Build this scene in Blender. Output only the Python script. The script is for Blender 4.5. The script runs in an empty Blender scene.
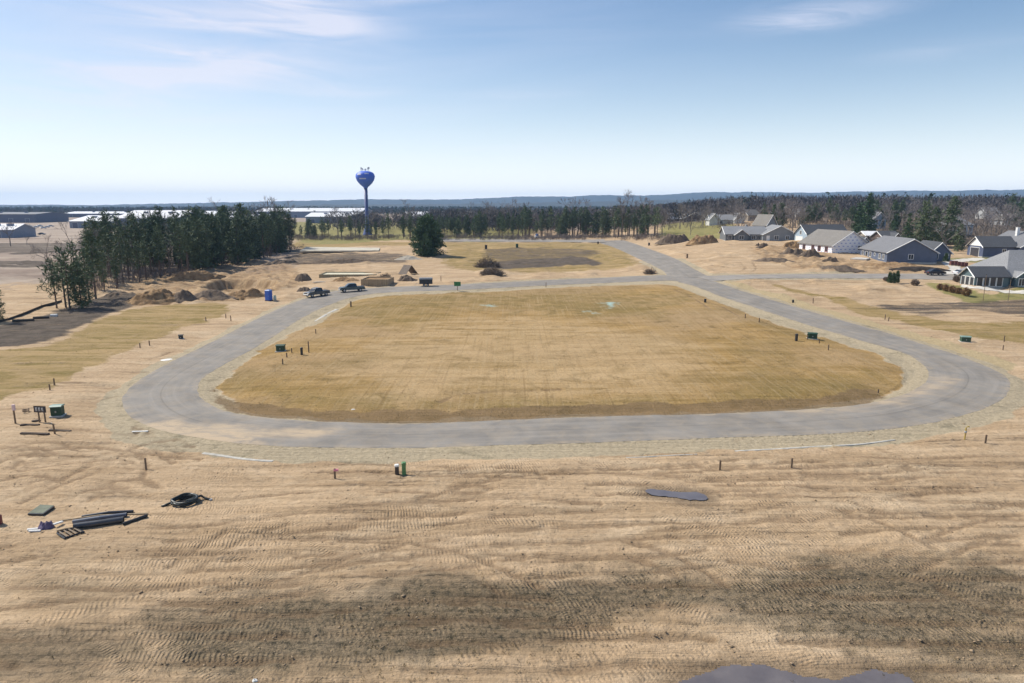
import bpy, math, random
import numpy as np
from mathutils import Vector, Matrix

SC = bpy.context.scene
COL = SC.collection
W_PX, H_PX, F_PX = 1024, 683, 683.0
R = math.radians
PITCH = R(11.3)
CAM_Z = 20.0

# ---------------------------------------------------------------- camera
cam = bpy.data.cameras.new('camera')
cam.sensor_width = 36.0
cam.lens = 36.0 * F_PX / W_PX
cam.clip_start = 0.5
cam.clip_end = 60000
camo = bpy.data.objects.new('camera', cam)
COL.objects.link(camo)
camo.location = (0, 0, CAM_Z)
camo.rotation_euler = (math.pi / 2 - PITCH, 0, 0)
SC.camera = camo

# ---------------------------------------------------------------- world, sun, exposure
SUN_EL = R(46)
SUN_AZ = math.atan2(-0.87, 0.42)          # from +Y towards +X (compass sense)
SX, SY, SZ = math.sin(SUN_AZ) * math.cos(SUN_EL), math.cos(SUN_AZ) * math.cos(SUN_EL), math.sin(SUN_EL)

world = bpy.data.worlds.new('World')
SC.world = world
world.use_nodes = True
wn = world.node_tree.nodes
wl = world.node_tree.links
for n in list(wn):
    wn.remove(n)
w_out = wn.new('ShaderNodeOutputWorld')
w_bg = wn.new('ShaderNodeBackground')
w_sky = wn.new('ShaderNodeTexSky')
w_sky.sky_type = 'NISHITA'
w_sky.sun_disc = False
w_sky.sun_elevation = SUN_EL
w_sky.sun_rotation = SUN_AZ
w_sky.altitude = 200
w_sky.air_density = 1.0
w_sky.dust_density = 0.6
w_sky.ozone_density = 2.5
w_bg.inputs['Strength'].default_value = 0.097
# thin cirrus streaks high up, laid out by sky direction
w_tc = wn.new('ShaderNodeTexCoord')
w_sep = wn.new('ShaderNodeSeparateXYZ')
wl.new(w_tc.outputs['Generated'], w_sep.inputs[0])


def wmath(op, a, b=None, c=None, clamp=False):
    n = wn.new('ShaderNodeMath')
    n.operation = op
    n.use_clamp = clamp
    for i, v in enumerate((a, b, c)):
        if v is None:
            continue
        if isinstance(v, (int, float)):
            n.inputs[i].default_value = v
        else:
            wl.new(v, n.inputs[i])
    return n.outputs[0]


zz = wmath('MAXIMUM', w_sep.outputs['Z'], 0.0)
zz = wmath('ADD', zz, 0.10)
cu = wmath('DIVIDE', w_sep.outputs['X'], zz)
cv = wmath('DIVIDE', w_sep.outputs['Y'], zz)
w_cmb = wn.new('ShaderNodeCombineXYZ')
# wind streaks run a little across the view
wl.new(wmath('MULTIPLY', wmath('ADD', cu, wmath('MULTIPLY', cv, -0.25)), 0.42), w_cmb.inputs[0])
wl.new(wmath('MULTIPLY', wmath('ADD', cv, wmath('MULTIPLY', cu, 0.18)), 1.45), w_cmb.inputs[1])
w_n1 = wn.new('ShaderNodeTexNoise')
w_n1.inputs['Scale'].default_value = 0.85
w_n1.inputs['Detail'].default_value = 7
w_n1.inputs['Roughness'].default_value = 0.58
w_n1.inputs['Distortion'].default_value = 0.9
wl.new(w_cmb.outputs[0], w_n1.inputs['Vector'])
w_n2 = wn.new('ShaderNodeTexNoise')
w_n2.inputs['Scale'].default_value = 0.42
w_n2.inputs['Detail'].default_value = 2
wl.new(w_cmb.outputs[0], w_n2.inputs['Vector'])
# more cirrus in the western half of the sky
side = wmath('MULTIPLY_ADD', w_sep.outputs['X'], -1.0, 0.42, clamp=True)
cm = wmath('MULTIPLY_ADD', w_n1.outputs['Fac'], 4.2, -1.75, clamp=True)
cm = wmath('MULTIPLY', cm, wmath('MULTIPLY_ADD', w_n2.outputs['Fac'], 3.0, -0.85, clamp=True))
cm = wmath('MULTIPLY', cm, side)
# the larger streaks: azimuth, elevation, half length, half height (degrees), tilt, strength
w_az = wmath('MULTIPLY', wmath('ARCTAN2', w_sep.outputs['X'], w_sep.outputs['Y']), 57.2958)
w_el = wmath('MULTIPLY', wmath('ARCSINE', w_sep.outputs['Z']), 57.2958)
st_sum = None
for az0, el0, hl, hh, tl, sg in ((-22, 12.9, 8.5, 0.75, 0.02, .75), (-15.5, 13.6, 5.5, 1.7, -0.12, .85), (-21, 15.8, 6, 1.5, -0.16, .6), (-22, 10.6, 8, 0.9, -0.03, .7), (-26, 9.0, 9, 1.3, 0.04, .8),
                                 (-8, 15.2, 5, 0.35, 0.10, .45), (-13, 8.6, 4.5, .6, 0.05, .4), (22.5, 13.2, 4.6, 0.8, 0.02, .95), (31, 10.2, 5, .6, 0.0, .2), (0, 8.5, 5, .4, 0.03, .25), (-30, 6.5, 11, 1.6, 0, .45)):
    da = wmath('SUBTRACT', w_az, az0)
    de = wmath('SUBTRACT', wmath('SUBTRACT', w_el, el0), wmath('MULTIPLY', da, tl))
    q2 = wmath('ADD', wmath('POWER', wmath('DIVIDE', da, hl), 2.0), wmath('POWER', wmath('ABSOLUTE', wmath('DIVIDE', de, hh)), 2.0))
    g = wmath('MULTIPLY', wmath('EXPONENT', wmath('MULTIPLY', q2, -1.0)), sg)
    st_sum = g if st_sum is None else wmath('ADD', st_sum, g)
w_cs = wn.new('ShaderNodeCombineXYZ')
wl.new(wmath('MULTIPLY', w_az, 0.11), w_cs.inputs[0]); wl.new(wmath('MULTIPLY', wmath('ADD', w_el, wmath('MULTIPLY', w_az, 0.03)), 0.75), w_cs.inputs[1])
w_n3 = wn.new('ShaderNodeTexNoise'); w_n3.inputs['Scale'].default_value = 1.0; w_n3.inputs['Detail'].default_value = 7; w_n3.inputs['Roughness'].default_value = 0.6; w_n3.inputs['Distortion'].default_value = 0.8
wl.new(w_cs.outputs[0], w_n3.inputs['Vector'])
cm = wmath('MULTIPLY', cm, 0.45)
cm = wmath('ADD', cm, wmath('MULTIPLY', st_sum, wmath('MULTIPLY_ADD', w_n3.outputs['Fac'], 3.0, -0.85, clamp=True)), clamp=True)
veil = wmath('MULTIPLY', side, 0.20)
cm = wmath('ADD', cm, veil, clamp=True)
w_mix = wn.new('ShaderNodeMix')
w_mix.data_type = 'RGBA'
wl.new(wmath('MULTIPLY', cm, 0.95), w_mix.inputs['Factor'])
w_hs = wn.new('ShaderNodeHueSaturation')
w_hs.inputs['Saturation'].default_value = 1.12
wl.new(w_sky.outputs[0], w_hs.inputs['Color'])
wl.new(w_hs.outputs[0], w_mix.inputs['A'])
w_mix.inputs['B'].default_value = (6.2, 6.5, 7.8, 1)
# milky air low over the horizon
low = wmath('SUBTRACT', 1.0, wmath('DIVIDE', wmath('MAXIMUM', w_sep.outputs['Z'], 0.0), 0.33), clamp=True)
low = wmath('MULTIPLY', wmath('POWER', low, 2.3), 0.80)
w_mix2 = wn.new('ShaderNodeMix')
w_mix2.data_type = 'RGBA'
wl.new(low, w_mix2.inputs['Factor'])
wl.new(w_mix.outputs['Result'], w_mix2.inputs['A'])
w_mix2.inputs['B'].default_value = (8.0, 9.0, 9.8, 1)
w_mix3 = wn.new('ShaderNodeMix')
w_mix3.data_type = 'RGBA'
wl.new(wmath('MULTIPLY', wmath('EXPONENT', wmath('MULTIPLY', wmath('MAXIMUM', w_el, 0.0), -0.42)), 0.95), w_mix3.inputs['Factor'])
wl.new(w_mix2.outputs['Result'], w_mix3.inputs['A'])
w_mix3.inputs['B'].default_value = (13.5, 13.2, 12.6, 1)
wl.new(w_mix3.outputs['Result'], w_bg.inputs['Color'])
wl.new(w_bg.outputs[0], w_out.inputs['Surface'])

sun = bpy.data.lights.new('sun', 'SUN')
sun.energy = 4.3
sun.angle = R(0.53)
sun.color = (1.0, 0.93, 0.81)
suno = bpy.data.objects.new('sun', sun)
COL.objects.link(suno)
suno.rotation_euler = Vector((SX, SY, SZ)).to_track_quat('Z', 'Y').to_euler()
suno.location = (-40, 20, 60)

SC.view_settings.view_transform = 'Standard'
SC.view_settings.look = 'None'
SC.view_settings.gamma = 1.0
SC.view_settings.exposure = 0.36
SC.render.engine = 'CYCLES'
cy = SC.cycles
cy.use_denoising = True
cy.max_bounces = 6
cy.diffuse_bounces = 3
cy.glossy_bounces = 3
cy.transmission_bounces = 4
cy.transparent_max_bounces = 12
cy.volume_bounces = 0
cy.caustics_reflective = False
cy.caustics_refractive = False

# ---------------------------------------------------------------- numpy noise, terrain and pixel -> ground
def _hash(i, j, seed):
    n = (i.astype(np.int64) * 374761393 + j.astype(np.int64) * 668265263 + seed * 1442695041) & 0xffffffff
    n = ((n ^ (n >> 13)) * 1274126177) & 0xffffffff
    n = (n ^ (n >> 16)) & 0xffffffff
    return n.astype(np.float64) / 4294967295.0


def vnoise(x, y, seed=0):
    i = np.floor(x); j = np.floor(y)
    fx = x - i; fy = y - j
    fx = fx * fx * (3 - 2 * fx); fy = fy * fy * (3 - 2 * fy)
    a = _hash(i, j, seed); b = _hash(i + 1, j, seed)
    c = _hash(i, j + 1, seed); d = _hash(i + 1, j + 1, seed)
    return (a + (b - a) * fx) * (1 - fy) + (c + (d - c) * fx) * fy


def fbm(x, y, seed=0, octv=4, gain=0.5):
    s = 0; a = 1; t = 0
    for k in range(octv):
        s = s + a * vnoise(x * 2 ** k + 17.3 * k, y * 2 ** k - 9.1 * k, seed + k)
        t += a; a *= gain
    return s / t


def ss(a, b, v):
    t = np.clip((np.asarray(v, float) - a) / (b - a), 0, 1)
    return t * t * (3 - 2 * t)


def base_h(x, y):
    x = np.asarray(x, float); y = np.asarray(y, float)
    c = np.interp(y, [60, 110, 180, 300, 420, 900, 3000], [0, 0.2, 1.4, 2.2, 2.4, 1.0, 0])
    r = np.interp(y, [60, 100, 150, 190, 215, 270, 380, 500, 900, 1800, 4000], [0, 0.3, 1.9, 4.2, 5.2, 6.6, 11, 13, 15, 14, 0])
    q = x / np.maximum(y, 60)
    u = ss(0.10, 0.36, q)
    l = np.interp(y, [60, 110, 180, 300, 500, 900, 3000], [0, 0, 0.2, 0.2, 0.0, 0, 0])
    v = ss(-0.10, -0.40, q)
    return c * (1 - u) * (1 - v) + r * u + l * v


FWD = np.array([0, math.cos(PITCH), -math.sin(PITCH)])
UPV = np.array([0, math.sin(PITCH), math.cos(PITCH)])
_T = np.geomspace(20, 16000, 2600)


def ray(px, py):
    d = FWD + np.array([1, 0, 0]) * ((px - W_PX / 2) / F_PX) + UPV * ((H_PX / 2 - py) / F_PX)
    return d


def P(px, py):
    """ground point seen at photo pixel"""
    d = ray(px, py)
    z = CAM_Z + _T * d[2]
    g = base_h(_T * d[0], _T * d[1])
    k = np.nonzero(z <= g)[0]
    i = int(k[0]) if len(k) else len(_T) - 1
    if 0 < i:
        t0, t1 = _T[i - 1], _T[i]
        for _ in range(25):
            tm = (t0 + t1) / 2
            if CAM_Z + tm * d[2] <= float(base_h(tm * d[0], tm * d[1])):
                t1 = tm
            else:
                t0 = tm
        t = t1
    else:
        t = _T[0]
    x, y = t * d[0], t * d[1]
    return Vector((x, y, float(base_h(x, y))))


def mpp(px, py):
    """metres per photo pixel at that ground point"""
    p = P(px, py)
    dist = float(np.dot(np.array(p) - np.array([0, 0, CAM_Z]), FWD))
    return dist / F_PX


def poly(pts):
    return np.array([tuple(P(*p))[:2] for p in pts])


def smooth_closed(pts, n=8):
    """Catmull-Rom through a closed loop of 2D points"""
    pts = np.asarray(pts, float); m = len(pts); out = []
    for i in range(m):
        p0, p1, p2, p3 = pts[(i - 1) % m], pts[i], pts[(i + 1) % m], pts[(i + 2) % m]
        for k in range(n):
            t = k / n
            out.append(0.5 * ((2 * p1) + (-p0 + p2) * t + (2 * p0 - 5 * p1 + 4 * p2 - p3) * t * t + (-p0 + 3 * p1 - 3 * p2 + p3) * t ** 3))
    return np.array(out)


def smooth_open(pts, n=8):
    pts = np.asarray(pts, float)
    ext = np.vstack([2 * pts[0] - pts[1], pts, 2 * pts[-1] - pts[-2]])
    out = []
    for i in range(1, len(ext) - 2):
        p0, p1, p2, p3 = ext[i - 1], ext[i], ext[i + 1], ext[i + 2]
        for k in range(n):
            t = k / n
            out.append(0.5 * ((2 * p1) + (-p0 + p2) * t + (2 * p0 - 5 * p1 + 4 * p2 - p3) * t * t + (-p0 + 3 * p1 - 3 * p2 + p3) * t ** 3))
    out.append(pts[-1])
    return np.array(out)


def seg_dist(x, y, pl, closed):
    d2 = np.full(x.shape, 1e18)
    m = len(pl)
    for i in range(m if closed else m - 1):
        ax, ay = pl[i]; bx, by = pl[(i + 1) % m]
        dx, dy = bx - ax, by - ay
        L = dx * dx + dy * dy + 1e-12
        t = np.clip(((x - ax) * dx + (y - ay) * dy) / L, 0, 1)
        d2 = np.minimum(d2, (x - ax - t * dx) ** 2 + (y - ay - t * dy) ** 2)
    return np.sqrt(d2)


def inside(x, y, pl):
    r = np.zeros(x.shape, bool); m = len(pl)
    for i in range(m):
        ax, ay = pl[i]; bx, by = pl[(i + 1) % m]
        if ay == by:
            continue
        c = ((ay > y) != (by > y)) & (x < (bx - ax) * (y - ay) / (by - ay) + ax)
        r ^= c
    return r


def sdf(x, y, pl, pad=30):
    """signed distance, positive inside; only worked out near the polygon"""
    out = np.full(x.shape, -1e3)
    lo = pl.min(0) - pad; hi = pl.max(0) + pad
    k = (x > lo[0]) & (x < hi[0]) & (y > lo[1]) & (y < hi[1])
    if k.any():
        xx, yy = x[k], y[k]
        d = seg_dist(xx, yy, pl, True)
        out[k] = np.where(inside(xx, yy, pl), d, -d)
    return out


# ---------------------------------------------------------------- mesh helpers
def mesh_np(name, verts, faces, mat, parent=None, attrs=None, smooth=False, quads=False, link=True):
    verts = np.asarray(verts, np.float32); faces = np.asarray(faces, np.int32)
    me = bpy.data.meshes.new(name)
    k = faces.shape[1]
    me.vertices.add(len(verts)); me.vertices.foreach_set('co', verts.ravel())
    me.loops.add(faces.size); me.loops.foreach_set('vertex_index', faces.ravel())
    me.polygons.add(len(faces))
    me.polygons.foreach_set('loop_start', np.arange(0, faces.size, k, dtype=np.int32))
    me.polygons.foreach_set('loop_total', np.full(len(faces), k, np.int32))
    if smooth:
        me.polygons.foreach_set('use_smooth', np.ones(len(faces), bool))
    if attrs:
        for an, av in attrs.items():
            av = np.asarray(av, np.float32)
            if av.ndim == 1:
                a = me.attributes.new(an, 'FLOAT', 'POINT'); a.data.foreach_set('value', av)
            else:
                a = me.attributes.new(an, 'FLOAT_COLOR', 'POINT')
                if av.shape[1] == 3:
                    av = np.hstack([av, np.ones((len(av), 1), np.float32)])
                a.data.foreach_set('color', av.ravel())
    me.update(calc_edges=True)
    me.validate()
    if mat:
        me.materials.append(mat)
    if not link:
        return me
    o = bpy.data.objects.new(name, me)
    COL.objects.link(o)
    if parent:
        o.parent = parent
    return o


class MB:
    """collects boxes, prisms, tubes into one mesh"""
    def __init__(s):
        s.v = []; s.f = []

    def add(s, vs, fs):
        b = len(s.v)
        s.v += [tuple(v) for v in vs]
        s.f += [tuple(i + b for i in f) for f in fs]
        return s

    def box(s, x0, x1, y0, y1, z0, z1, M=None):
        vs = [Vector((x, y, z)) for z in (z0, z1) for y in (y0, y1) for x in (x0, x1)]
        if M:
            vs = [M @ v for v in vs]
        return s.add(vs, [(0, 2, 3, 1), (4, 5, 7, 6), (0, 1, 5, 4), (2, 6, 7, 3), (0, 4, 6, 2), (1, 3, 7, 5)])

    def bev(s, x0, x1, y0, y1, z0, z1, b):
        """box with chamfered top and vertical edges"""
        def ring(z, i):
            X0, X1, Y0, Y1 = x0 + i, x1 - i, y0 + i, y1 - i
            c = b
            return [(X0 + c, Y0, z), (X1 - c, Y0, z), (X1, Y0 + c, z), (X1, Y1 - c, z), (X1 - c, Y1, z), (X0 + c, Y1, z), (X0, Y1 - c, z), (X0, Y0 + c, z)]
        vs = ring(z0, 0) + ring(z1 - b, 0) + ring(z1, b)
        fs = [tuple(range(7, -1, -1)), tuple(range(16, 24))]
        for q in range(2):
            for i in range(8):
                j = (i + 1) % 8
                fs.append((q * 8 + i, q * 8 + j, q * 8 + 8 + j, q * 8 + 8 + i))
        return s.add(vs, fs)

    def tube(s, pts, rad, n=6, cap=True):
        pts = [Vector(p) for p in pts]
        if isinstance(rad, (int, float)):
            rad = [rad] * len(pts)
        rings = []
        for i, p in enumerate(pts):
            d = (pts[min(i + 1, len(pts) - 1)] - pts[max(i - 1, 0)]).normalized()
            a = d.cross(Vector((0, 0, 1)) if abs(d.z) < 0.9 else Vector((1, 0, 0))).normalized()
            b = d.cross(a)
            rings.append([p + (a * math.cos(2 * math.pi * k / n) + b * math.sin(2 * math.pi * k / n)) * rad[i] for k in range(n)])
        vs = [v for r in rings for v in r]; fs = []
        for i in range(len(pts) - 1):
            for k in range(n):
                l = (k + 1) % n
                fs.append((i * n + k, i * n + l, (i + 1) * n + l, (i + 1) * n + k))
        if cap:
            fs.append(tuple(range(n - 1, -1, -1)))
            fs.append(tuple((len(pts) - 1) * n + k for k in range(n)))
        return s.add(vs, fs)

    def lathe(s, prof, n=24, c=(0, 0, 0)):
        """prof: list of (radius, z)"""
        vs = []; fs = []
        for r, z in prof:
            for k in range(n):
                a = 2 * math.pi * k / n
                vs.append((c[0] + r * math.cos(a), c[1] + r * math.sin(a), c[2] + z))
        for i in range(len(prof) - 1):
            for k in range(n):
                l = (k + 1) % n
                fs.append((i * n + k, i * n + l, (i + 1) * n + l, (i + 1) * n + k))
        fs.append(tuple(range(n - 1, -1, -1)))
        fs.append(tuple((len(prof) - 1) * n + k for k in range(n)))
        return s.add(vs, fs)

    def prism(s, outline, y0, y1, axis='y'):
        """outline of (a, z) pulled along an axis"""
        n = len(outline)
        if axis == 'y':
            vs = [(a, y0, z) for a, z in outline] + [(a, y1, z) for a, z in outline]
        else:
            vs = [(y0, a, z) for a, z in outline] + [(y1, a, z) for a, z in outline]
        fs = [tuple(range(n)), tuple(range(2 * n - 1, n - 1, -1))]
        for i in range(n):
            j = (i + 1) % n
            fs.append((i, n + i, n + j, j))
        return s.add(vs, fs)

    def mesh(s, name, mat, smooth=False):
        import bmesh
        me = bpy.data.meshes.new(name)
        me.from_pydata(s.v, [], s.f)
        bm = bmesh.new(); bm.from_mesh(me)
        bmesh.ops.recalc_face_normals(bm, faces=bm.faces)
        bm.to_mesh(me); bm.free()
        if smooth:
            for p in me.polygons:
                p.use_smooth = True
        if mat:
            me.materials.append(mat)
        return me

    def build(s, name, mat, parent=None, smooth=False):
        o = bpy.data.objects.new(name, s.mesh(name, mat, smooth))
        COL.objects.link(o)
        if parent:
            o.parent = parent
        return o


def tag(o, label=None, cat=None, group=None, kind=None):
    if label: o['label'] = label
    if cat: o['category'] = cat
    if group: o['group'] = group
    if kind: o['kind'] = kind
    return o


def thing(name, label, cat, loc=(0, 0, 0), rz=0, group=None):
    o = bpy.data.objects.new(name, None)
    o.empty_display_size = 0.3
    COL.objects.link(o)
    o.location = loc; o.rotation_euler = (0, 0, rz)
    return tag(o, label, cat, group)


def copy_thing(o, loc, rz=0, s=1.0, label=None, parent=None):
    c = o.copy(); COL.objects.link(c)
    if parent is None:
        c.location = loc; c.rotation_euler = (0, 0, rz)
        c.scale = (s, s, s) if isinstance(s, (int, float)) else s
        if label: c['label'] = label
    else:
        c.parent = parent
    for ch in list(o.children):
        copy_thing(ch, None, parent=c)
    return c


# ---------------------------------------------------------------- materials
class NT:
    def __init__(s, name):
        s.m = bpy.data.materials.new(name); s.m.use_nodes = True
        s.t = s.m.node_tree; s.n = s.t.nodes; s.l = s.t.links
        s.b = s.n['Principled BSDF']
        s.b.inputs['Roughness'].default_value = 0.85

    def put(s, node, inp, v):
        if v is None: return
        if hasattr(v, 'is_linked') or isinstance(v, bpy.types.NodeSocket):
            s.l.new(v, node.inputs[inp])
        else:
            if isinstance(v, tuple) and len(v) == 3 and node.inputs[inp].type == 'RGBA': v = v + (1,)
            node.inputs[inp].default_value = v

    def math(s, op, a, b=None, c=None, clamp=False):
        n = s.n.new('ShaderNodeMath'); n.operation = op; n.use_clamp = clamp
        for i, v in enumerate((a, b, c)): s.put(n, i, v)
        return n.outputs[0]

    def mix(s, f, a, b, blend='MIX'):
        n = s.n.new('ShaderNodeMix'); n.data_type = 'RGBA'; n.blend_type = blend; n.clamp_factor = True
        s.put(n, 0, f); s.put(n, 6, a); s.put(n, 7, b)
        return n.outputs[2]

    def coord(s, kind='Object'):
        if not hasattr(s, '_tc'): s._tc = s.n.new('ShaderNodeTexCoord')
        return s._tc.outputs[kind]

    def mapping(s, vec, scale=(1, 1, 1), rot=(0, 0, 0), loc=(0, 0, 0)):
        n = s.n.new('ShaderNodeMapping')
        s.put(n, 'Vector', vec); n.inputs['Scale'].default_value = scale; n.inputs['Rotation'].default_value = rot; n.inputs['Location'].default_value = loc
        return n.outputs[0]

    def noise(s, vec, scale, detail=4, rough=0.55, dist=0.0, out='Fac'):
        n = s.n.new('ShaderNodeTexNoise')
        s.put(n, 'Vector', vec); n.inputs['Scale'].default_value = scale; n.inputs['Detail'].default_value = detail
        n.inputs['Roughness'].default_value = rough; n.inputs['Distortion'].default_value = dist
        return n.outputs[out]

    def wave(s, vec, scale, dist=1.0, dscale=1.0, direction='X', detail=2):
        n = s.n.new('ShaderNodeTexWave'); n.wave_type = 'BANDS'; n.bands_direction = direction
        s.put(n, 'Vector', vec); n.inputs['Scale'].default_value = scale; n.inputs['Distortion'].default_value = dist
        n.inputs['Detail'].default_value = detail; n.inputs['Detail Scale'].default_value = dscale
        return n.outputs['Fac']

    def rng(s, v, a, b, c=0.0, d=1.0):
        n = s.n.new('ShaderNodeMapRange'); n.clamp = True
        s.put(n, 0, v); n.inputs[1].default_value = a; n.inputs[2].default_value = b; n.inputs[3].default_value = c; n.inputs[4].default_value = d
        return n.outputs[0]

    def attr(s, name, out='Color'):
        n = s.n.new('ShaderNodeAttribute'); n.attribute_name = name
        return n.outputs[out]

    def sep(s, v):
        n = s.n.new('ShaderNodeSeparateColor'); s.put(n, 0, v); return n.outputs

    def bump(s, h, strength=0.5, dist=0.1):
        n = s.n.new('ShaderNodeBump'); s.put(n, 'Height', h); n.inputs['Strength'].default_value = strength; n.inputs['Distance'].default_value = dist
        s.l.new(n.outputs[0], s.b.inputs['Normal'])

    def col(s, v): s.put(s.b, 'Base Color', v); return s


_MATS = {}


def mat(name, col, rough=0.8, metal=0.0, var=0.12, scale=3.0, bump=0.0, spec=None):
    """plain painted / natural surface with mottling and optional bump"""
    if name in _MATS: return _MATS[name]
    t = NT(name)
    n = t.noise(t.coord(), scale, 5, 0.6)
    dark = tuple(c * (1 - var) for c in col); light = tuple(min(1, c * (1 + var)) for c in col)
    t.col(t.mix(t.rng(n, 0.3, 0.7), dark, light))
    t.b.inputs['Roughness'].default_value = rough; t.b.inputs['Metallic'].default_value = metal
    if spec is not None: t.b.inputs['Specular IOR Level'].default_value = spec
    if bump: t.bump(t.noise(t.coord(), scale * 4, 4), bump, 0.05)
    _MATS[name] = t.m
    return t.m
# ================================================================ ROADS (pixel traces of both asphalt edges)
LOOP = [((383, 293), (383, 287.5)), ((354, 297), (340, 290.5)), ((335, 303), (312, 296.5)), ((320, 309), (290, 304)),
        ((298, 320.6), (262, 316.5)), ((262.5, 343.5), (212, 342)), ((222, 366), (163.5, 366)), ((205, 377), (138, 381.5)),
        ((198, 386.6), (125, 394)), ((200, 397), (122.5, 404)), ((211.7, 406), (130, 416)), ((228, 412), (152, 428)),
        ((249, 416), (197, 438)), ((304, 421), (265, 446)), ((359, 423), (340, 448)), ((420, 423.7), (420, 448)),
        ((517, 419.8), (508, 445.5)), ((617, 416.3), (620, 442)), ((700, 414.5), (718, 438)), ((795, 410.4), (830, 434)),
        ((852, 406), (908, 427)), ((890, 398.7), (960, 416.5)), ((915, 389.5), (995, 404)), ((927, 380), (1009, 391)),
        ((928, 371), (1007, 378)), ((919, 362), (985, 366)), ((902.5, 353), (950, 353)), ((858, 340), (895, 335.5)),
        ((811, 326), (840, 320)), ((763, 310.5), (785, 304)), ((722, 297), (747, 292.5)), ((703, 289.5), (723, 284.5)),
        ((683, 283.5), (697, 277.5)), ((664, 280.7), (657, 275.4)), ((590, 283.7), (590, 278.4)), ((500, 288), (500, 282.5)),
        ((450, 290.5), (450, 285))]
L_IN = smooth_closed(poly([a for a, b in LOOP]), 12)
L_OUT = smooth_closed(poly([b for a, b in LOOP]), 12)
STEM = [((592, 240.6), (624, 240.2)), ((616, 248.5), (648, 248.5)), ((643, 261), (672.6, 257.5)), ((662, 270.5), (694, 269.0)), ((668, 277), (712, 278.5))]
S_L = smooth_open(poly([a for a, b in STEM]), 10); S_R = smooth_open(poly([b for a, b in STEM]), 10)
EAST = [((693, 276.2), (712, 281.5)), ((720, 275.6), (740, 279.5)), ((760, 274.6), (770, 278.6)), ((860, 273.8), (866, 278.6)), ((940, 274.0), (944, 280.0)), ((1010, 275.0), (1015, 283)), ((1120, 277), (1130, 287))]
E_L = smooth_open(poly([a for a, b in EAST]), 10); E_R = smooth_open(poly([b for a, b in EAST]), 10)
LANE = [((430, 239.0), (430, 242.0)), ((500, 239.4), (500, 242.2)), ((560, 239.8), (560, 242.4)), ((604, 239.6), (606, 242.6))]
LOT = smooth_closed(poly([(383, 296.5), (356, 300), (335, 312), (317, 323), (288, 335), (262, 350), (242, 366), (224, 380), (219, 391), (231, 403),
                          (252, 412), (288, 417), (360, 420.5), (420, 421.4), (517, 417.6), (617, 414), (700, 412), (795, 408), (852, 402), (888, 391.5),
                          (904, 380), (903, 370), (880, 357), (842, 343.5), (800, 331.5), (750, 314), (716, 301), (690, 291.5), (664, 285), (590, 286.5), (500, 291), (450, 293.5)]), 6)

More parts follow.
